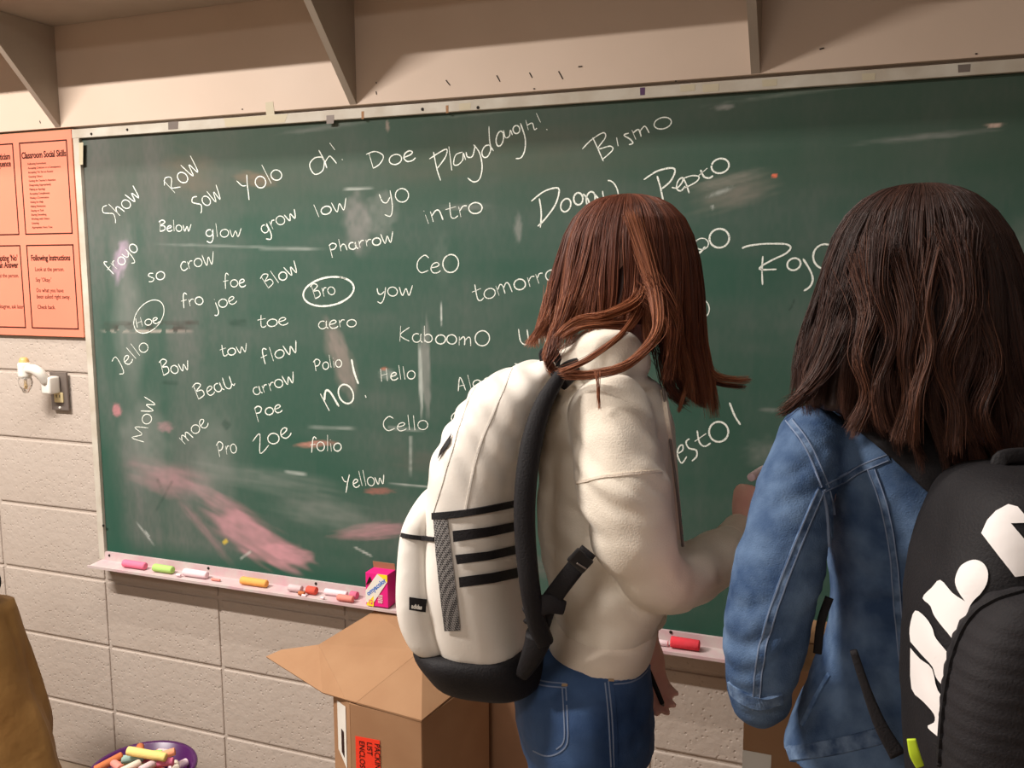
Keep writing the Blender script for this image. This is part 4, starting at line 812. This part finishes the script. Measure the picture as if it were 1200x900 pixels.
# hoodie
bm = bmesh.new()
add_rings(bm, px_rings([(432, 684, 748, .08), (444, 664, 768, .135), (462, 652, 776, .16), (490, 642, 784, .175), (540, 632, 792, .150), (600, 627, 797, .140), (650, 634, 794, .136), (695, 646, 782, .138), (722, 652, 766, .140), (734, 655, 760, .140)], D1, 0, 48))
add_tube(bm, [shN+Z*.012-FH*.0, at(724, 535, 1.295), at(738, 600, 1.275), at(752, 648, 1.28), at(776, 678, 1.32), at(812, 674, 1.42), at(843, 652, 1.48), at(864, 632, 1.53)], [.060, .066, .063, .056, .048, .048, .044, .031], 24, n=40)
add_tube(bm, [shF, at(745, 560, 1.61), elF, at(757, 728, 1.555)], [.060, .060, .052, .036], 20)
# hood lying on the back of the neck
hd0 = at(716, 418, D1-.005)
for k in range(9):
    a = math.radians(60+k*30); pp = hd0+RH*(.052*math.cos(a)-.005)+FH*(.088*math.sin(a))+Z*(.006*math.cos(a)); add_ball(bm, pp-Z*.004, (.034, .034, .035+.006*(math.cos(a) < 0)), None, 16)
add_ball(bm, at(684, 426, D1-.02), (.05, .085, .040), None, 20); add_ball(bm, at(712, 408, D1-.085), (.055, .038, .030), None, 16); add_ball(bm, at(664, 440, D1-.01), (.035, .07, .022), None, 16)
def hdsp(c, n):
    d = .006*noise.noise(V3((c.x*8, c.y*8, c.z*14)))+.0035*noise.noise(V3((c.x*22, c.y*22, c.z*30+5)))
    # folds fanning from the underarm and around the elbow
    for (P, rr, fq, am) in FO1:
        v = c-P; l = v.length
        if l < rr:
            u = v.dot(FD1); d += am*(abs(math.sin(u*fq*.5+3.2*noise.noise(c*7)))-.5)*1.3*(1-l/rr)**.6*(.4+noise.noise(c*11+V3((3, 1, 2)))*1.4)
    return d*max(0, min(1, (c.z-HEMZ)/.05))
FD1 = (Z*.75+RH*.6).normalized(); FD2 = (Z*.85-RH*.4).normalized()
HEMZ = at(700, 738, D1).z
FO1 = [(at(690, 560, 1.28), .13, 210, .0045), (elN+RH*.02+FH*.02, .13, 190, .006), (at(665, 710, 1.3), .13, 150, .010), (at(650, 600, 1.3), .12, 120, .007), (at(720, 600, 1.22), .11, 110, .005)]
ho = fuse('hoodie', bm, .0055, M['hoodie'], p1, 6, hdsp); th = bvh(ho)
# ribbed hem and cuff
bm = bmesh.new(); add_rings(bm, px_rings([(718, 654, 767, .136), (723, 650, 768, .148), (732, 645, 767, .156), (744, 641, 764, .157), (751, 640, 762, .155)], D1, 0, 60)); own(frombm('hem_band', bm, M['hoodierib'], None, True), p1)
tube('cuff', [at(856, 640, 1.51), at(866, 629, 1.54), at(868, 622, 1.56)], [.037, .036, .033], M['hoodierib'], p1, 24)
strip('armhole_seam', th, [(676, 566), (700, 560), (730, 556), (775, 552)], .0022, .0018, M['hoodierib'], p1)
strip('zip_edge', th, [(776, 460), (785, 520), (791, 580), (795, 630)], .005, .006, M['hoodierib'], p1)
bm = bmesh.new(); add_tube(bm, [at(777, 455, 1.36), at(786, 520, 1.345), at(794, 580, 1.34), at(800, 640, 1.34)], [.0022]*4, 8); own(frombm('drawstring', bm, M['grey'], None, True), p1)
# hair
T1 = [(227, 734, 738, .004), (229, 716, 756, .03), (233, 700, 772, .05), (241, 687, 786, .068), (256, 673, 800, .085), (276, 663, 809, .095), (305, 655, 816, .102), (340, 646, 820, .104), (370, 637, 822, .102), (400, 628, 824, .098), (440, 634, 832, .09), (490, 650, 840, .08)]
def ye1(a):
    c, s = math.cos(a), math.sin(a)     # c=1 right, s=-1 nearest
    if c < -.72: return 400
    if c < .45: return 392-14*(s > 0)
    return 392+86*min(1, (c-.45)/.35)
LK = [([(742, 254, 1.36), (754, 295, 1.342), (766, 342, 1.32), (771, 382, 1.28), (762, 407, 1.26), (733, 431, 1.25), (692, 440, 1.26), (657, 437, 1.28)], 190, .0045, .68),
      ([(752, 300, 1.37), (748, 350, 1.35), (712, 371, 1.32), (676, 376, 1.32), (652, 393, 1.32), (643, 418, 1.32), (650, 436, 1.32)], 160, .0040, .75),
      ([(756, 320, 1.36), (745, 368, 1.34), (726, 396, 1.28), (690, 421, 1.26), (655, 434, 1.27)], 90, .0028, .62),
      ([(735, 380, 1.33), (705, 383, 1.31), (680, 384, 1.30), (660, 395, 1.3)], 60, .003, .6),
      ([(808, 350, 1.42), (815, 392, 1.42), (824, 420, 1.42), (842, 440, 1.42), (877, 444, 1.42)], 90, .0045, .66),
      ([(812, 380, 1.40), (815, 415, 1.40), (805, 450, 1.40), (795, 482, 1.40)], 60, .0020, .78),
      ([(798, 400, 1.45), (815, 428, 1.45), (838, 448, 1.45), (872, 452, 1.45)], 55, .0030, .4),
      ([(785, 400, 1.43), (792, 430, 1.43), (805, 455, 1.43), (824, 472, 1.43)], 130, .0060, .3),
      ([(775, 400, 1.42), (782, 430, 1.42), (788, 455, 1.42), (800, 474, 1.42)], 170, .0075, .3),
      ([(655, 330, 1.44), (643, 365, 1.43), (630, 388, 1.42), (621, 402, 1.42)], 110, .0055, .62),
      ([(668, 350, 1.38), (655, 378, 1.37), (646, 400, 1.36), (640, 420, 1.35)], 90, .0050, .62),
      ([(650, 400, 1.31), (645, 420, 1.30), (646, 432, 1.30), (655, 440, 1.30)], 80, .0045, .35),
      ([(700, 436, 1.25), (702, 455, 1.245), (703, 480, 1.245)], 14, .0018, .7),
      ([(760, 330, 1.33), (785, 370, 1.33), (790, 410, 1.34), (780, 440, 1.35)], 160, .0065, .5)]
hair(T1, D1, ye1, 8500, 3, [(56, 28, 20), (112, 62, 44), (186, 118, 80)], .5, .006, 60, .8, p1, 372, 6, LK)
shoe(leg(hipN, fd1)[-1], fd1, p1); shoe(leg(hipF, fd1)[-1], fd1, p1)

# ---------------------------------------------------------------- white backpack
DB = 1.42
b1 = empty('backpack', tuple(at(560, 780, DB)), 'white backpack with black base, black straps and three black stripes on its side', 'backpack')
bm = bmesh.new()
add_rings(bm, px_rings([(421, 634, 650, .05, .0), (432, 596, 655, .10), (450, 562, 652, .125), (480, 541, 643, .135), (520, 520, 630, .14), (560, 510, 616, .142), (600, 507, 610, .145), (660, 508, 612, .145), (710, 516, 618, .143), (740, 524, 626, .138)], DB, math.radians(-9), 56, 3.0))
def bdsp(c, n): return .005*noise.noise(V3((c.x*7, c.y*7, c.z*9)))+.0045*math.sin((c.z*1.0+(c-b1.location).dot(RH)*1.5)*85+5*noise.noise(c*5))*max(0, min(1, (c.z-1.16)/.08))*.55
mb = fuse('main_body', bm, .006, M['bpwhite'], b1, 5, bdsp)
bm = bmesh.new(); add_rings(bm, px_rings([(568, 505, 520, .07), (586, 491, 526, .100), (612, 480, 528, .108), (660, 477, 532, .112), (705, 479, 538, .112), (732, 490, 542, .108), (741, 500, 542, .10)], DB-.012, math.radians(-9), 48, 3.0))
fp = fuse('front_pocket', bm, .006, M['bpwhite'], b1, 5, lambda c, n: .004*noise.noise(c*12))
bm = bmesh.new(); add_rings(bm, px_rings([(733, 496, 628, .137), (745, 494, 632, .142), (765, 508, 640, .136), (778, 518, 642, .125), (787, 535, 632, .10)], DB-.003, math.radians(-9), 48, 3.0))
bb = fuse('base', bm, .006, M['bpblack'], b1, 4, lambda c, n: .003*noise.noise(c*14))
tb = bvh(mb, fp, bb); tm = bvh(mb, fp)
mat('meshfab', srgb(60, 58, 60), .7, .3)
nt = M['meshfab'].node_tree; ck = nt.nodes.new('ShaderNodeTexChecker'); ck.inputs['Scale'].default_value = 420; ck.inputs['Color1'].default_value = (*srgb(40, 38, 40), 1); ck.inputs['Color2'].default_value = (*srgb(140, 136, 134), 1)
tc = nt.nodes.new('ShaderNodeTexCoord'); mp = nt.nodes.new('ShaderNodeMapping'); mp.inputs['Rotation'].default_value = (.5, .4, .6); nt.links.new(tc.outputs['Object'], mp.inputs['Vector']); nt.links.new(mp.outputs[0], ck.inputs['Vector']); nt.links.new(ck.outputs['Color'], nt.nodes['Principled BSDF'].inputs['Base Color'])
decal('mesh_strip', tb, [(509, 603), (524, 601), (530, 650), (536, 700), (540, 738), (522, 739), (517, 700), (512, 650)], .003, M['meshfab'], b1, 6)
strip('trim_band', tb, [(508, 605), (540, 602), (575, 596), (607, 589)], .0055, .004, M['bpblack'], b1)
for q in ([(531, 622), (567, 618), (604, 611), (607, 621), (570, 629), (532, 635)], [(534, 650), (570, 646), (607, 638), (609, 648), (572, 656), (536, 661)], [(538, 676), (575, 671), (612, 664), (614, 675), (577, 683), (539, 688)]):
    decal('side_stripe', tb, q, .003, M['bpblack'], b1, 7)
strip('pocket_zip', tb, [(464, 625), (480, 629), (509, 632)], .0036, .003, M['bpblack'], b1)
decal('zip_opening', tb, [(531, 508), (524, 518), (518, 528), (514, 540), (521, 530), (528, 520)], .003, M['bpblack'], b1, 5)
decal('label_patch', tb, [(480, 699), (499, 702), (498, 717), (480, 714)], .003, M['bpblack'], b1, 5)
lp_ = b1.children[-1]
h = shoot(tb, 482, 711)
if h:
    hh = shoot(tb, 497, 713); xx = ((hh[0]-h[0]).normalized() if hh else RH); nn = (h[1]+hh[1]).normalized() if hh else -FH; zz = nn.cross(xx).normalized(); nn = xx.cross(zz)
    mt = Matrix((xx, zz, nn)).transposed().to_4x4(); mt.translation = h[0]+nn*.0048-zz*.001
    text('printed_text', 'adidas', .0085, mt, M['white'], b1, .72, 'LEFT', .0004)
for path in ([(562, 442), (545, 480), (532, 520), (520, 560), (508, 600)], [(600, 432), (580, 480), (560, 530), (545, 600)]): strip('panel_seam', tb, path, .0015, .0012, M['bpwhite'], b1)
# back panel / shoulder strap: thick black padded band
def band(name, pts, w, t, m, par):
    P = [Vector(q) for q in catmull([tuple(at(*p)) for p in pts], len(pts)*5)]; bm = bmesh.new(); rings = []
    W_ = np.interp(np.linspace(0, 1, len(P)), np.linspace(0, 1, len(w)), w) if isinstance(w, (list, tuple)) else [w]*len(P)
    for i, p in enumerate(P):
        tn = (P[min(i+1, len(P)-1)]-P[max(i-1, 0)]).normalized(); vw = (p-CAM).normalized(); s = tn.cross(vw).normalized(); n = s.cross(tn)
        rings.append([p+s*W_[i]*math.copysign(abs(math.cos(a))**.5, math.cos(a))+n*t*math.copysign(abs(math.sin(a))**.6, math.sin(a)) for a in [2*math.pi*j/16 for j in range(16)]])
    add_rings(bm, rings); o = frombm(name, bm, M[m], None, True); own(o, par); return o
band('back_panel', [(655, 442, 1.30), (636, 475, 1.28), (623, 520, 1.27), (616, 570, 1.262), (615, 620, 1.26), (620, 680, 1.26), (628, 725, 1.27), (636, 748, 1.28)], [.009, .013, .0155, .0155, .015, .0145, .014, .014], .022, 'bpblack', b1)
band('lower_strap', [(628, 735, 1.275), (640, 712, 1.265), (655, 690, 1.255), (672, 668, 1.25), (690, 645, 1.25)], [.02, .014, .013, .013, .012], .006, 'bpblack', b1)
band('strap_end', [(632, 745, 1.28), (625, 765, 1.285), (615, 785, 1.30)], [.02, .016, .010], .02, 'bpblack', b1)
band('strap_pad', [(618, 720, 1.262), (640, 708, 1.255), (660, 712, 1.26)], [.012, .014, .010], .009, 'bpblack2', b1)
c = at(680, 657, 1.243); box('buckle', c, (.030, .008, .024), M['buckle'], b1, .003, Matrix.Rotation(-YAW*-1, 4, 'Z') @ Matrix.Rotation(math.radians(42), 4, 'Y'))
band('buckle_bar', [(676, 660, 1.236), (687, 667, 1.236)], .0012, .0012, 'grey', b1)
band('top_handle', [(640, 432, 1.38), (636, 414, 1.38), (648, 410, 1.37), (656, 428, 1.37)], .006, .004, 'bpblack', b1)
band('shoulder_strap', [(655, 446, 1.30), (670, 434, 1.34), (690, 430, 1.40), (706, 436, 1.48)], .016, .006, 'bpblack', b1)

# ---------------------------------------------------------------- person with dark hair and denim jacket
D2 = 1.15
r2 = at(1095, 880, D2); p2 = empty('person', (r2.x, r2.y, 0), 'person with long dark wavy hair in a blue denim jacket, seen from behind', 'person')
f2 = (FH*.95-RH*.30).normalized(); hc2 = at(1076, 330, 1.10)
hL, hR = at(1050, 880, D2), at(1160, 880, D2); hL.z = hR.z = .86; fd2 = (FH*.98-RH*.15).normalized()
sL, sR = at(955, 508, 1.13), at(1228, 512, 1.17); eL, eR = at(893, 790, 1.07), at(1300, 790, 1.15); wL = eL+FH*.20+RH*.05+Z*.02; wR = eR+FH*.20-RH*.02+Z*.04
bm = bmesh.new(); head(bm, hc2, f2, .9); add_tube(bm, [hc2-f2*.02-Z*.06, at(1092, 440, 1.14), at(1095, 480, D2)], [.054, .052, .06], 16)
add_rings(bm, px_rings([(490, 1030, 1170, .09), (520, 985, 1215, .10), (600, 990, 1215, .105), (700, 1000, 1210, .10), (800, 990, 1215, .10), (880, 985, 1220, .10)], D2, 0, 28))
for a, b, c in ((sL, eL, wL), (sR, eR, wR)): add_tube(bm, [a, (a+b)/2, b, (b+c)/2, c], [.042, .038, .032, .030, .023], 14)
for hp in (hL, hR): add_tube(bm, leg(hp, fd2), [.068, .064, .046, .045, .032], 14)
hand(bm, wL, FH*.9+RH*.3+Z*.1, -Z, (.5, .6, .4), -1); hand(bm, wR, FH*.95-RH*.2, -Z, (.5, .6, .4), 1)
fuse('body', bm, .0045, M['skin'], p2, 3); face_bits(hc2, f2, p2, .9)
bm = bmesh.new(); add_rings(bm, px_rings([(800, 985, 1222, .115), (860, 965, 1238, .13), (920, 955, 1245, .135), (985, 960, 1240, .13)], D2, 0, 44))
for hp in (hL, hR): add_tube(bm, leg(hp, fd2), [.094, .088, .066, .062, .052], 20)
fuse('trousers', bm, .007, M['darkpants'], p2, 4, jd)
# jacket body and both sleeves
bm = bmesh.new()
add_rings(bm, px_rings([(462, 1050, 1150, .07), (474, 1005, 1190, .09), (492, 962, 1226, .112), (520, 951, 1240, .125), (560, 958, 1246, .13), (620, 967, 1246, .13), (670, 974, 1243, .128), (715, 980, 1240, .125), (765, 972, 1246, .127), (815, 950, 1256, .13), (855, 930, 1262, .134), (884, 920, 1266, .135)], D2, 0, 52))
add_tube(bm, [at(958, 507, 1.13), at(943, 550, 1.10), at(927, 600, 1.08), at(915, 655, 1.065), at(903, 705, 1.06), at(896, 750, 1.06), at(892, 795, 1.065), at(893, 818, 1.10), wL-FH*.05], [.046, .047, .048, .051, .053, .050, .040, .033, .031], 26, n=44)
add_tube(bm, [at(1232, 508, 1.17), at(1262, 600, 1.14), at(1286, 700, 1.13), eR, (eR+wR)/2, wR-FH*.04], [.046, .052, .055, .05, .045, .036], 22, n=30)
FO2 = [(at(972, 640, 1.03), .12, 190, .0045), (at(905, 740, 1.01), .10, 200, .0035), (at(990, 740, 1.03), .12, 150, .006), (at(940, 860, 1.03), .09, 160, .005)]
def ddsp(c, n):
    d = .007*noise.noise(V3((c.x*8, c.y*8, c.z*9+3)))+.0035*noise.noise(V3((c.x*24, c.y*24, c.z*20)))+.0012*noise.noise(c*70)
    for (P, rr, fq, am) in FO2:
        v = c-P; l = v.length
        if l < rr: d += am*(abs(math.sin(v.dot(FD2)*fq*.5+3*noise.noise(c*8)))-.5)*1.4*(1-l/rr)**.6*(.5+noise.noise(c*10)*1.3)
    return d
jk = fuse('denim_jacket', bm, .0055, M['denim'], p2, 5, ddsp); tk = bvh(jk)
seams = [[(926, 494), (943, 518), (956, 545), (966, 572)], [(966, 573), (985, 562), (1010, 549), (1042, 536)], [(967, 576), (972, 600), (974, 640)], [(962, 574), (948, 605), (932, 645), (915, 690), (900, 735), (890, 780), (886, 830)], [(1022, 550), (1036, 590), (1046, 640), (1052, 700), (1056, 750), (1062, 800)]]
for s_ in seams: strip('jacket_seam', tk, s_, .0055, .0022, M['denimseam'], p2, 3)
for s_ in seams:
    for dx in (-4, 4):
        vert = abs(s_[-1][1]-s_[0][1]) > abs(s_[-1][0]-s_[0][0])
        strip('jacket_stitching', tk, [(x+dx, y) if vert else (x, y+dx) for x, y in s_], .0008, .0030, M['threadblue'], p2, 3)
strip('hem_band', tk, [(922, 884), (945, 881), (975, 876), (1010, 868), (1032, 862)], .010, .003, M['denimseam'], p2)
strip('cuff_band', tk, [(856, 806), (872, 818), (892, 824), (916, 818)], .009, .003, M['denimseam'], p2)
strip('pocket_fold', tk, [(972, 790), (955, 820), (940, 850)], .0035, .002, M['denimlight'], p2)
strip('collar_seam', tk, [(1120, 500), (1160, 512), (1200, 505)], .01, .004, M['denimlight'], p2)
bm = bmesh.new(); c0 = at(893, 828, 1.075)
own(frombm('unused', bm), p2) if False else bm.free()
T2 = [(215, 1072, 1078, .004), (217, 1054, 1098, .035), (222, 1036, 1116, .055), (232, 1018, 1134, .075), (250, 1000, 1152, .092), (275, 986, 1168, .105), (310, 975, 1182, .114), (350, 966, 1195, .118), (390, 953, 1210, .120), (430, 940, 1226, .120), (470, 936, 1240, .118), (520, 960, 1246, .115), (560, 970, 1246, .11)]
def ye2(a):
    c, s = math.cos(a), math.sin(a)
    if c < -.82: return 478
    if s > .2: return 470
    return 478+62*min(1, (c+.82)/.5)
LK2 = [([(985, 340, 1.04), (972, 390, 1.04), (955, 430, 1.04), (945, 458, 1.04), (922, 478, 1.04)], 200, .0065, .38), ([(985, 380, 1.01), (968, 425, 1.01), (950, 455, 1.01), (930, 474, 1.01), (914, 482, 1.01)], 120, .0045, .42),
       ([(1055, 300, 1.0), (1068, 360, .975), (1058, 420, .97), (1066, 470, .965), (1056, 514, .965)], 170, .0055, .55), ([(1090, 290, .99), (1078, 350, .975), (1090, 410, .965), (1074, 470, .96), (1066, 518, .96)], 150, .005, .62), ([(1105, 280, .99), (1120, 350, .97), (1104, 420, .965), (1122, 480, .96), (1116, 528, .96)], 170, .006, .5),
       ([(1010, 300, 1.01), (1022, 360, .99), (1004, 420, .98), (1016, 465, .98), (1003, 502, .98)], 170, .006, .5), ([(1150, 290, 1.0), (1142, 350, .98), (1160, 420, .965), (1148, 480, .96), (1162, 520, .96)], 180, .0065, .45), ([(1180, 320, 1.02), (1192, 380, 1.0), (1182, 440, .99), (1196, 490, .98), (1186, 525, .98)], 180, .0065, .4),
       ([(1035, 280, 1.0), (1030, 340, .985), (1042, 400, .975), (1028, 455, .97), (1038, 498, .97)], 150, .005, .45), ([(1130, 270, .99), (1128, 330, .975), (1140, 400, .965), (1128, 460, .96), (1140, 515, .96)], 150, .005, .4)]
hair(T2, 1.09, ye2, 12500, 11, [(34, 20, 17), (68, 43, 36), (128, 82, 60)], .8, .010, 80, .66, p2, 470, 9, LK2, .22)
shoe(leg(hL, fd2)[-1], fd2, p2); shoe(leg(hR, fd2)[-1], fd2, p2)

# ---------------------------------------------------------------- black backpack with white print
DK2 = .915
b2 = empty('backpack', tuple(at(1200, 960, DK2)), 'black backpack with large white slanted print, worn over the denim jacket', 'backpack')
bm = bmesh.new(); add_rings(bm, px_rings([(548, 1170, 1290, .05), (556, 1140, 1318, .075), (575, 1118, 1334, .088), (610, 1102, 1348, .094), (660, 1087, 1358, .097), (720, 1077, 1364, .098), (800, 1073, 1366, .098), (880, 1074, 1366, .098), (950, 1080, 1358, .095), (985, 1100, 1336, .085)], DK2, 0, 60, 3.2))
m2 = fuse('main_body', bm, .006, M['bpblack'], b2, 5, lambda c, n: .004*noise.noise(c*9)+.0016*noise.noise(c*30))
bm = bmesh.new(); add_rings(bm, px_rings([(686, 1190, 1240, .03), (696, 1168, 1266, .04), (716, 1148, 1288, .045), (755, 1128, 1302, .048), (815, 1113, 1314, .05), (890, 1106, 1320, .05), (950, 1110, 1316, .048), (970, 1130, 1298, .04)], .828, 0, 60, 2.8))
m3 = fuse('front_pocket', bm, .005, M['bpblack2'], b2, 4, lambda c, n: .003*noise.noise(c*10)+.0008*math.sin(c.z*420))
t2 = bvh(m2); t3 = bvh(m3)
GL = [[(328, 213), (345, 175), (370, 148), (405, 129), (432, 135), (450, 160), (500, 240), (500, 181), (520, 260), (500, 330), (450, 335), (423, 340)],
      [(280, 412), (258, 378), (252, 348), (264, 315), (284, 298), (310, 291), (334, 302), (346, 328), (342, 360), (325, 388), (302, 412), (288, 440), (278, 480), (262, 535), (225, 498), (192, 455), (180, 425), (158, 402), (185, 372), (210, 350), (245, 388)],
      [(122, 530), (120, 490), (135, 440), (165, 458), (186, 490), (195, 518), (222, 552), (248, 582), (258, 560), (252, 640), (236, 663), (214, 655), (196, 632), (186, 602), (155, 568)],
      [(122, 548), (150, 580), (185, 608), (200, 668), (232, 715), (243, 760), (240, 840), (205, 810), (172, 780), (192, 765), (190, 740), (160, 705), (125, 665)]]
GL[0] = [(328, 213), (345, 175), (370, 148), (405, 129), (432, 136), (452, 160), (470, 182), (412, 184), (452, 232), (500, 290), (500, 330), (450, 336), (423, 340)]
for gi, g in enumerate(GL): decal('white_print', t2, [(1020+x/2.5, 540+y/2.5) for x, y in (g if gi == 0 else [tuple(v) for v in catmull(g+[g[0]], len(g)*3)[:-1]])], .0018, M['glyph'], b2, 6)
strip('pocket_piping', t3, [(1199, 693), (1160, 706), (1135, 728), (1118, 765), (1108, 815), (1103, 870), (1102, 898)], .003, .003, M['bpblack'], b2)
def solid_decal(name, tr, poly, off, m, par, th):
    o = decal(name, tr, poly, off, m, par, 8); md = o.modifiers.new('s', 'SOLIDIFY'); md.thickness = th; md.offset = -1; return o
solid_decal('shoulder_strap', tk, [(962, 470), (994, 496), (1040, 532), (1098, 584), (1125, 590), (1200, 575), (1200, 530), (1120, 520), (1040, 480), (1000, 466)], .012, M['bpblack2'], b2, .010)
band('lower_strap', [(1000, 762, 1.005), (1016, 810, 1.0), (1032, 850, .995), (1052, 885, .99)], [.004, .005, .007, .009], .003, 'bpblack2', b2)
band('strap_loop', [(972, 700, 1.06), (962, 730, 1.06), (958, 765, 1.07)], .005, .003, 'bpblack2', b2)
band('lime_tab', [(1068, 866, .86), (1072, 884, .858), (1078, 898, .858)], [.004, .005, .004], .002, 'lime', b2)
band('top_handle', [(1170, 556, .93), (1176, 536, .93), (1224, 536, .93), (1230, 556, .93)], .008, .005, 'bpblack', b2)

# pieces that belong to a part of their thing
def sub(par, part, names):
    P_ = [c for c in par.children if c.name.split('.')[0] == part]
    if not P_: return
    for c in list(par.children):
        if c.name.split('.')[0] in names: c.parent = P_[0]; c.matrix_parent_inverse = Matrix.Identity(4)
sub(b1, 'label_patch', ['printed_text']); sub(b1, 'lower_strap', ['buckle', 'buckle_bar']); sub(b1, 'front_pocket', ['pocket_zip'])
sub(b2, 'front_pocket', ['pocket_piping']); sub(p1, 'hoodie', ['hem_band', 'cuff', 'armhole_seam', 'zip_edge', 'drawstring']); sub(p1, 'jeans', ['stitching', 'belt_loop', 'side_seam', 'rivet_tack'])
sub(p2, 'denim_jacket', ['jacket_seam', 'jacket_stitching', 'hem_band', 'cuff_band', 'pocket_fold', 'collar_seam']); sub(cbx, 'packing_label', ['printed_text']); sub(cbx, 'shipping_label', ['print_block'])
